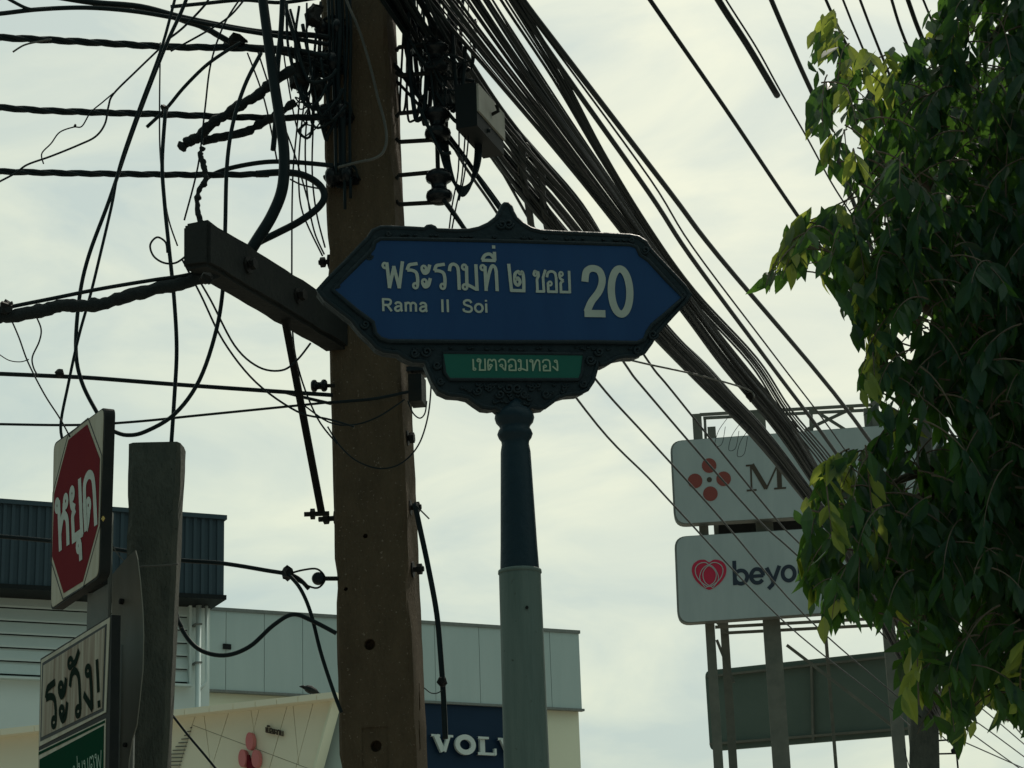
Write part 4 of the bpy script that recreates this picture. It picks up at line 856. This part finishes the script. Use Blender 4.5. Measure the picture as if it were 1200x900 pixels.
# navy box
tA, tB = (-60, 586), (262.5, 609.5); bA, bB = (-60, 695), (262, 697)
q = [BL.uv(*p, 1.2) for p in (tA, tB)]; zt = (q[0][1], q[1][1]); ub = BL.uv(262.5, 650, 1.2)[0]; ua = BL.uv(-60, 650, 1.2)[0]
zb = BL.uv(262, 698, 1.2)[1]
mesh('roof_box', BL.prism([(ua, zb), (ub, zb), (ub, zt[1]), (ua, zt[0])], 1.2, -6), M_NAVY, lb)
mesh('box_cap', BL.prism([(ua, zt[0]), (ub + .05, zt[1]), (ub + .05, zt[1] + .12), (ua, zt[0] + .12)], 1.3, -6), M_NAVY, lb)
mesh('box_base_trim', BL.prism([(ua, zb - .12), (ub + .05, zb - .12), (ub + .05, zb), (ua, zb)], 1.3, -6), M_BLACK, lb)
rib = []
u = ua
while u < ub - .1:
    rib.append(BL.prism([(u, zb + .003), (u + .09, zb + .003), (u + .09, zt[0] + (zt[1] - zt[0]) * (u - ua) / (ub - ua) - .003), (u, zt[0] + (zt[1] - zt[0]) * (u - ua) / (ub - ua) - .003)], 1.245, 1.201)); u += .22
o = mesh('corrugation', join(*rib), M_NAVY, lb, kind='stuff')

# beige canopy building
BC = bplane(300, 850, 36, -24)
cb = thing('beige_shop_building', Vector((BC.O.x, BC.O.y, 0)), 'beige shop facade of angular panels with pink emblem, bottom left', 'building')
fac = [(-80, 864), (389, 819), (371, 885), (350, 960), (-80, 960)]
mesh('backing', BC.pp(fac, 0, -.3), M_SEAM3, cb)
polys = [[(150, 842), (389, 819), (366, 905), (355, 940), (150, 940)]]
def cutp(polys, A, B, ext=.0):
    out = []; d = Vector((B[0] - A[0], B[1] - A[1])); L = d.length; d /= L; nn = Vector((-d.y, d.x))
    for p in polys:
        s = [(Vector(q) - Vector(A)).dot(nn) for q in p]
        if all(v > -.3 for v in s) or all(v < .3 for v in s): out.append(p); continue
        a_, b_, hit = [], [], []
        for i in range(len(p)):
            j = (i + 1) % len(p); P0, P1 = Vector(p[i]), Vector(p[j])
            (a_ if s[i] >= 0 else b_).append(tuple(P0))
            if s[i] * s[j] < 0:
                c_ = P0.lerp(P1, s[i] / (s[i] - s[j])); a_.append(tuple(c_)); b_.append(tuple(c_)); hit.append((c_ - Vector(A)).dot(d))
        if len(hit) == 2 and (min(max(hit), L) - max(min(hit), 0)) > .55 * (max(hit) - min(hit)): out += [a_, b_]
        else: out.append(p)
    return out
for A, B in (((232, 829), (196, 941)), ((229, 851), (357, 899)), ((269.5, 830), (235, 941)), ((239, 838), (248, 905)), ((305, 826), (297, 856)), ((293.5, 829), (303, 890)), ((338, 822), (304, 941)), ((343, 822), (351, 905)), ((368, 820), (340, 925))):
    polys = cutp(polys, A, B)
for p in polys: mesh('panel', BC.pp(shrink(p, .35), .03, .001), M_CANO, cb)
mesh('panel', BC.pp([(-80, 866), (45, 853), (148, 843), (148, 940), (-80, 940)], .05, .001), M_CANO, cb)
hx = []
for k in range(13):
    y = 848 + k * 4.4; x0 = max(196, 226 - k * 3.4); x1 = 226 - k * 1.3
    if x1 > x0 + 1: hx.append(BC.pp([(x0, y), (x1, y - .5), (x1, y + .6), (x0, y + 1.1)], .065, .051))
mesh('hatch_lines', join(*hx), M_SEAM, cb, kind='stuff')
xs = [-80, -40, 0, 40, 80, 120, 160, 200, 216, 245, 273, 299, 324, 349, 371, 391.5]
ty = lambda x: 832.5 - (x - 200) * .1115
for a_, b_ in zip(xs, xs[1:]): mesh('cap_panel', BC.pp([(a_ + .3, ty(a_) - .5), (b_ - .3, ty(b_) - .5), (b_ - .3, ty(b_) + 6.8), (a_ + .3, ty(a_) + 6.8)], .35, -.3), M_CANO, cb)
mesh('edge_trim', BC.pp([(388, 820), (390.5, 820), (369, 900), (366.5, 900)], .10, -.2), M_CREAM, cb)
mesh('side_wall', BC.pp([(390.5, 821), (412, 821), (412, 1100), (350, 1100), (368, 905)], -.35, -.8), M_GREYW, cb)
def ell(cx, cy, rx, ry, n=20): return [(cx + rx * math.cos(2 * math.pi * k / n), cy + ry * math.sin(2 * math.pi * k / n)) for k in range(n)]
for (x, y) in ((292, 868.5), (283.5, 888.5), (299, 889)): mesh('emblem_petal', BC.pp(ell(x, y, 4.4, 10.5), .17, .055), M_PINK, cb)
mesh('emblem_letter', join(BC.pp([(289, 885), (291, 884.5), (293, 893), (295.5, 884.5), (297.5, 885), (297, 905), (289, 905)], .12, .06)), M_DRED, cb)
mesh('thai_lettering', text_mesh(BC, 'เมืองงาม', (312, 858.5), (333, 863), 6.5, .16, .06, thick=.03), M_BROWN, cb)
bpos = BC.w(BC.uv(367, 809), .1)
bird = mesh('bird', join(lathe(bpos, [(.01, -.16), (.05, -.10), (.075, 0), (.06, .07), (.035, .10), (.03, .12)], Vector((-.9, -.2, .35)).normalized(), 10), lathe(bpos + Vector((-.12, -.02, .05)), [(.01, -.03), (.035, 0), (.02, .03), (.004, .07)], Vector((-.95, 0, .1)).normalized(), 8), box(bpos + Vector((.17, .03, -.07)), Vector((.9, .2, -.35)).normalized(), Y_, Z_, .14, .05, .012), tube([bpos - Z_ * .05, bpos - Z_ * .16], .006, 5)), M_BLACK, label='small dark bird perched on the beige roof edge left of the pole', cat='bird')

# ------------------------------------------------------------------ billboards
BB = bplane(900, 620, 42, -6)
tw = thing('billboard_tower', Vector((BB.O.x, BB.O.y, 0)), 'steel tower with two white rounded billboards and a dark lower board', 'billboard')
def member(p, q, r_, nm='strut', mt=M_BSTEEL, sq=True):
    d = (q - p); L = d.length; d.normalize(); s = d.cross(BB.n).normalized(); t = d.cross(s).normalized()
    return mesh(nm, box((p + q) / 2, d, s, t, L, r_, r_), mt, tw)
def bw(x, y, off): return BB.w(BB.uv(x, y, off), off)
def board(px, nm, r_=.26):
    uv = rrect([BB.uv(*p) for p in px], r_, 6)
    mesh(nm + '_case', BB.prism(uv, 0, -.28), M_STEEL, tw)
    mesh(nm + '_face', BB.prism([((a - sum(u for u, v in uv) / len(uv)) * .985 + sum(u for u, v in uv) / len(uv), (b - sum(v for u, v in uv) / len(uv)) * .985 + sum(v for u, v in uv) / len(uv)) for a, b in uv], .02, .001), M_BILL, tw)
board([(785, 517), (1108, 493), (1112, 596), (790, 615)], 'upper_board'); board([(790, 629), (1118, 609), (1122, 708), (794, 731)], 'lower_board')
for (x, y) in ((831, 545.5), (814.5, 563.5), (848, 561), (832.5, 578.5)): mesh('logo_dot', BB.pp(ell(x, y, 8.6, 8.6), .028, .021), M_DOT, tw)
mesh('logo_dot', BB.pp(ell(831.3, 562), .028, .021) if 0 else BB.pp(ell(831.3, 562, 3, 3), .028, .021), M_BROWN, tw)
mesh('upper_lettering', text_mesh(BB, 'M', (873, 576), (923, 572.5), 31, .14, .022, thick=.004), M_BROWN, tw)
def heart(cx, cy, s):
    out = []
    for k in range(32):
        t = 2 * math.pi * k / 32; x = 16 * math.sin(t) ** 3; y = 13 * math.cos(t) - 5 * math.cos(2 * t) - 2 * math.cos(3 * t) - math.cos(4 * t); out.append((cx + x * s, cy - y * s * 1.02))
    return out
def heart2(cx, cy, k):
    h = [(0, -12), (5, -15), (12, -14.5), (18, -10.5), (20.3, -4), (18.5, 4.5), (13, 12), (6, 17.5), (0, 20)]
    return [(cx + x * k, cy + (y - 2) * k) for x, y in crom(h + [(-x, y) for x, y in h[-2:0:-1]], 4, True)]
mesh('heart_logo', BB.pp(heart2(831, 673, 1), .028, .021), M_HEART, tw)
def bl(pts, r_, closed=True): return tube([bw(x, y, .031) for x, y in crom(pts, 6, closed)], r_, 5, closed=closed)
mesh('heart_outline', join(bl(heart2(831, 673, .8)[::3], .010), bl([(826, 688), (820, 678), (823, 667), (831, 662), (838, 667), (842, 678), (836, 688)], .010, False), bl([(836, 689), (826, 682), (824, 671), (831, 663), (839, 671), (837, 682), (826, 689)], .010, False)), M_BILL, tw)
mesh('lower_lettering', text_mesh(BB, 'beyond', (858, 686), (974, 678.5), 26.5, .17, .022, thick=.004), M_DARKP, tw)
# posts
def vpost(x, y, off, wd, z1y, nm='post'):
    p = bw(x, y, off); zt_ = bw(x, z1y, off).z; s = wd / FPX * 43
    mesh(nm, box(Vector((p.x, p.y, zt_ / 2)), BB.u, BB.n, Z_, s, s, zt_), M_BSTEEL, tw)
vpost(836, 800, -.45, 11, 485); vpost(853, 800, -1.5, 10, 500); vpost(909, 800, -.5, 20, 485); vpost(1047, 800, -.5, 14, 478); vpost(972, 800, -2.2, 4, 600); vpost(1064, 800, -1.5, 9, 500)
for a_, b_, o_ in (((820, 486), (1030, 474), -.4), ((824, 490), (1030, 480), -1.6), ((838, 735), (1080, 722), -.45), ((846, 742), (1080, 730), -1.4), ((838, 727), (853, 742), -1.0), ((840, 750), (860, 800), -1.0), ((922, 756), (1045, 850), -.9), ((1000, 478), (944, 504), -.5), ((950, 478), (1080, 560), -2)):
    member(bw(*a_, o_), bw(*b_, o_), .06)
member(bw(820, 486, -.4), bw(821, 516, -.4), .07); member(bw(826, 492, -1.6), bw(827, 514, -1.6), .06); member(bw(886, 482, -.4), bw(888, 512, -.4), .07); member(bw(950, 478, -.4), bw(951, 506, -.4), .08); member(bw(1024, 460, -.4), bw(1027, 503, -.4), .16)
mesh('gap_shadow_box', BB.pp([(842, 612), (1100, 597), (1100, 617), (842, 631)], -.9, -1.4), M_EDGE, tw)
BD = bplane(940, 820, 45.0, -24)
bd = [(826, 786), (1068, 760), (1074, 860), (832, 880)]
dbt = thing('dark_board', Vector((BD.O.x, BD.O.y, 0)), 'blank dark board with rounded corners below the white billboards', 'billboard')
mesh('board_back', BD.prism(rrect([BD.uv(*p, -1.0) for p in bd], .15, 4), -1.0, -1.15), M_BACK, dbt)
for a_, b_ in (((828, 793), (1066, 767)), ((832, 872), (1072, 853)), ((951, 776), (953, 868))):
    A = BD.w(BD.uv(*a_, -.95), -.95); B = BD.w(BD.uv(*b_, -.95), -.95); dd = (B - A); L = dd.length; dd.normalize(); mesh('rail', box((A + B) / 2, dd, BD.n, dd.cross(BD.n).normalized(), L, .08, .05), M_BSTEEL, dbt)

# ------------------------------------------------------------------ far pole
vf, *_ = pole_solid([(850, 1067, 1100), (896, 1066, 1101)], 26, .24, R(-10), 0, 9.5, rough=.004, step=.3, seed=9)
fp = thing('utility_pole', (P(1084, 890, 26).x, 26, 0), 'distant square concrete utility pole below the tree at the bottom right', 'utility pole')
mesh('shaft', vf, M_POST, fp)
rk = rack(1113, (826, 875, 922), 26.0, 1099, 'small insulator rack on the distant pole below the tree', (800, 960), 1.25)
lc('thin loop of wire on the left of the distant pole', [(1060, 877), (1063, 890), (1068, 905)], 1, 25.9)

# ------------------------------------------------------------------ tree
mask = [(975, 14), (962, 24), (948, 44), (950, 62), (958, 80), (962, 108), (952, 128), (958, 150), (975, 165), (968, 192), (985, 215), (992, 240), (978, 258), (952, 252), (925, 272), (908, 298), (893, 330), (897, 346), (912, 344), (930, 322), (942, 318), (962, 310), (968, 332), (982, 340), (988, 365), (1000, 385), (1008, 405), (1022, 402), (1030, 385), (1046, 380), (1052, 392), (1030, 400), (1016, 420), (1006, 440), (1014, 470), (1036, 498), (1030, 525), (1000, 528), (962, 545), (955, 580), (938, 612), (932, 655), (938, 690), (962, 720), (975, 738), (990, 722), (1012, 726), (1040, 735), (1062, 715), (1066, 742), (1058, 780), (1062, 820), (1056, 845), (1072, 868), (1088, 864), (1094, 832), (1104, 820), (1112, 852), (1124, 872), (1138, 866), (1142, 836), (1150, 826), (1164, 842), (1180, 848), (1196, 856), (1240, 850), (1500, 820), (1620, 300), (1500, -200), (1120, -200), (1106, -60), (1108, 0), (1100, 18), (1092, 20), (1090, 45), (1072, 58), (1064, 78), (1048, 60), (1034, 62), (1026, 72), (1000, 60), (998, 50), (985, 30)]
def inside(x, y):
    c = False; n = len(mask)
    for i in range(n):
        x1, y1 = mask[i]; x2, y2 = mask[i - 1]
        if (y1 > y) != (y2 > y) and x < (x2 - x1) * (y - y1) / (y2 - y1) + x1: c = not c
    return c
tree = thing('leafy_tree', (2.35, 8.2, 0), 'broadleaf tree with drooping green leaves filling the right side', 'tree')
rt = random.Random(21)
def limb(pts, r0, r1, nm):
    q = [Vector(p) for p in crom([tuple(p) for p in pts], 6)]; n = len(q)
    q = [p + noise.noise_vector(p * 1.7) * .05 for p in q]
    return mesh(nm, tube(q, [r0 + (r1 - r0) * i / (n - 1) for i in range(n)], 10), M_BARK, tree, smooth=True)
limb([(2.35, 8.2, 0), (2.42, 8.2, 1.2), (2.36, 8.15, 2.4), (2.45, 8.1, 3.5)], .17, .12, 'trunk')
fork = Vector((2.45, 8.1, 3.5))
for tx, ty_, d in ((1010, 110, 7.6), (1050, 560, 7.4), (940, 290, 7.3), (1120, 720, 7.6), (1110, 60, 8.2), (1000, 620, 7.2), (1350, 100, 8.6), (1400, 500, 8.8), (1080, 330, 8.0), (1300, 700, 7.0)):
    e = P(tx, ty_, d); mid = fork.lerp(e, .5) + Vector((0, 0, .18)); limb([fork - Z_ * .1, fork.lerp(mid, .5) + Z_ * .1, mid, e.lerp(mid, .25), e], .06, .008, 'branch')
def leaf_geo(base, d, nrm, L, wd, curl):
    """one leaf, a folded blade with a drawn-out tip; 10 verts, 8 quads/tris."""
    s = d.cross(nrm).normalized(); n = s.cross(d).normalized(); V = []
    prof = ((.0, .03), (.22, .62), (.48, 1.0), (.75, .62), (1.0, .0))
    for t, k in prof:
        c = base + d * (L * t) - n * (curl * L * t * t)
        V += [c - s * (wd * k / 2) + n * (.12 * wd * k), c, c + s * (wd * k / 2) + n * (.12 * wd * k)]
    Fs = []
    for i in range(len(prof) - 1):
        a_ = i * 3; Fs += [(a_, a_ + 1, a_ + 4, a_ + 3), (a_ + 1, a_ + 2, a_ + 5, a_ + 4)]
    return V, Fs
leaves = []; stems = []
def frond(x, y, d, dirx, n=11, scale=1.0, backlit=False):
    """a drooping spray of leaves hanging from a twig that starts at pixel x, y at distance d."""
    b0 = P(x, y, d); out = Vector((dirx, rt.uniform(-.7, .3), rt.uniform(-.3, .25))).normalized(); L = rt.uniform(.20, .36) * scale
    pts = [b0]; dr = out.copy(); k = 9
    for i in range(k):
        dr = (dr + Vector((0, 0, -.17))).normalized(); pts.append(pts[-1] + dr * (L / k))
    e_ = PX(pts[-1]); m_ = PX(pts[5])
    if inside(*e_) and inside(*m_) or e_[0] > 1210: stems.append(tube(pts, [.0035 * (1 - .07 * i) for i in range(len(pts))], 4, caps=False))
    for i in range(n):
        t = (i + .8) / n * k; j = min(k - 1, int(t)); p = pts[j].lerp(pts[j + 1], t - j); tn = (pts[j + 1] - pts[j]).normalized()
        sd_ = tn.cross(Z_); sd_ = sd_.normalized() if sd_.length > .01 else X_
        s = 1 if i % 2 else -1
        ld = (tn * .55 + sd_ * s * rt.uniform(.3, .75) + Vector((rt.uniform(-.15, .15), rt.uniform(-.3, .3), rt.uniform(-1.0, -.5)))).normalized()
        nr = Vector((rt.uniform(-.6, .6), rt.uniform(-1, -.1), rt.uniform(-.2, .9))).normalized()
        LL = rt.uniform(.06, .135) * scale; mid = p + ld * LL * .6
        qx, qy = PX(mid); q2 = PX(p + ld * LL * .95)
        if -50 < qx < 1650:
            ok = inside(qx, qy) and inside(*q2)
            if not ok and not (rt.random() < .18 and inside(qx + 9, qy - 4)): continue
            if qx < 1185 and noise.noise(Vector((mid.x * 10, mid.z * 10, mid.y * .5))) > (.05 if not inside(qx - 120, qy) else .27): continue
        leaves.append((leaf_geo(p, ld, nr, LL, LL * rt.uniform(.30, .44), rt.uniform(-.05, .45)), mid.y, qx, qy, backlit))
# edge sprays, hanging along the crown's outline in view
for x, y in ((975, 22), (962, 40), (985, 48), (1010, 66), (1035, 70), (960, 85), (980, 100), (965, 135), (985, 150), (975, 175), (985, 205), (1000, 235), (1000, 262), (975, 262), (950, 262), (930, 278), (915, 292), (905, 312), (945, 285), (965, 285), (975, 310), (990, 335), (1000, 355), (1015, 385), (1040, 385), (1020, 430), (1012, 450), (1030, 490), (1010, 535), (985, 540), (965, 555), (950, 590), (942, 620), (945, 650), (960, 680), (985, 690), (1000, 700), (1030, 710), (1065, 740), (1068, 770), (1065, 800), (1070, 830), (1085, 835), (1110, 800), (1125, 830), (1135, 810), (1160, 815), (1180, 825), (1195, 830), (1095, 30), (1085, 50), (1110, 20)):
    for k in range(4): frond(x + rt.uniform(0, 16), y + rt.uniform(-14, 6), rt.uniform(6.4, 7.2), rt.uniform(-1, .1), 13, 1.0, k < 2)
# crown volume
cnt = 0
for k in range(9000):
    x = rt.uniform(900, 1560); y = rt.uniform(-240, 860)
    if not inside(x, y): continue
    edge = min((1 if inside(x - a_, y) else 0) for a_ in (40, 100))
    if x < 1200 and not edge and rt.random() < .66: continue
    if x > 1230 and rt.random() < .5: continue
    g = noise.noise(Vector((x * .012, y * .012, 1.7)))
    depth = 6.5 + rt.random() * (3.0 if edge else 1.0)
    frond(x, y, depth, rt.uniform(-1, 1), 12, 1.0 if x < 1250 else 1.3); cnt += 1
    if cnt > 3300: break
# leaves that show nearest become single leaves, the rest one mass
vis = [l for l in leaves if 880 < l[2] < 1200 and 0 < l[3] < 900]
vis.sort(key=lambda l: l[1] + (0 if l[4] else .8)); top300 = vis[:298]; ids = {id(l) for l in top300}
for l in top300:
    o = mesh('leaf', l[0], M_LEAF2 if l[4] else M_LEAF, tree)
rest = [l for l in leaves if id(l) not in ids]
for nm, sel, mt_ in (('foliage', [l[0] for l in rest if not l[4]], M_LEAF), ('backlit_foliage', [l[0] for l in rest if l[4]], M_LEAF2)):
    mesh(nm, join(*sel), mt_, tree, kind='stuff')
mesh('twigs', join(*stems), M_BARK, tree, kind='stuff')
print('leaves', len(leaves), 'objects', len(bpy.data.objects))
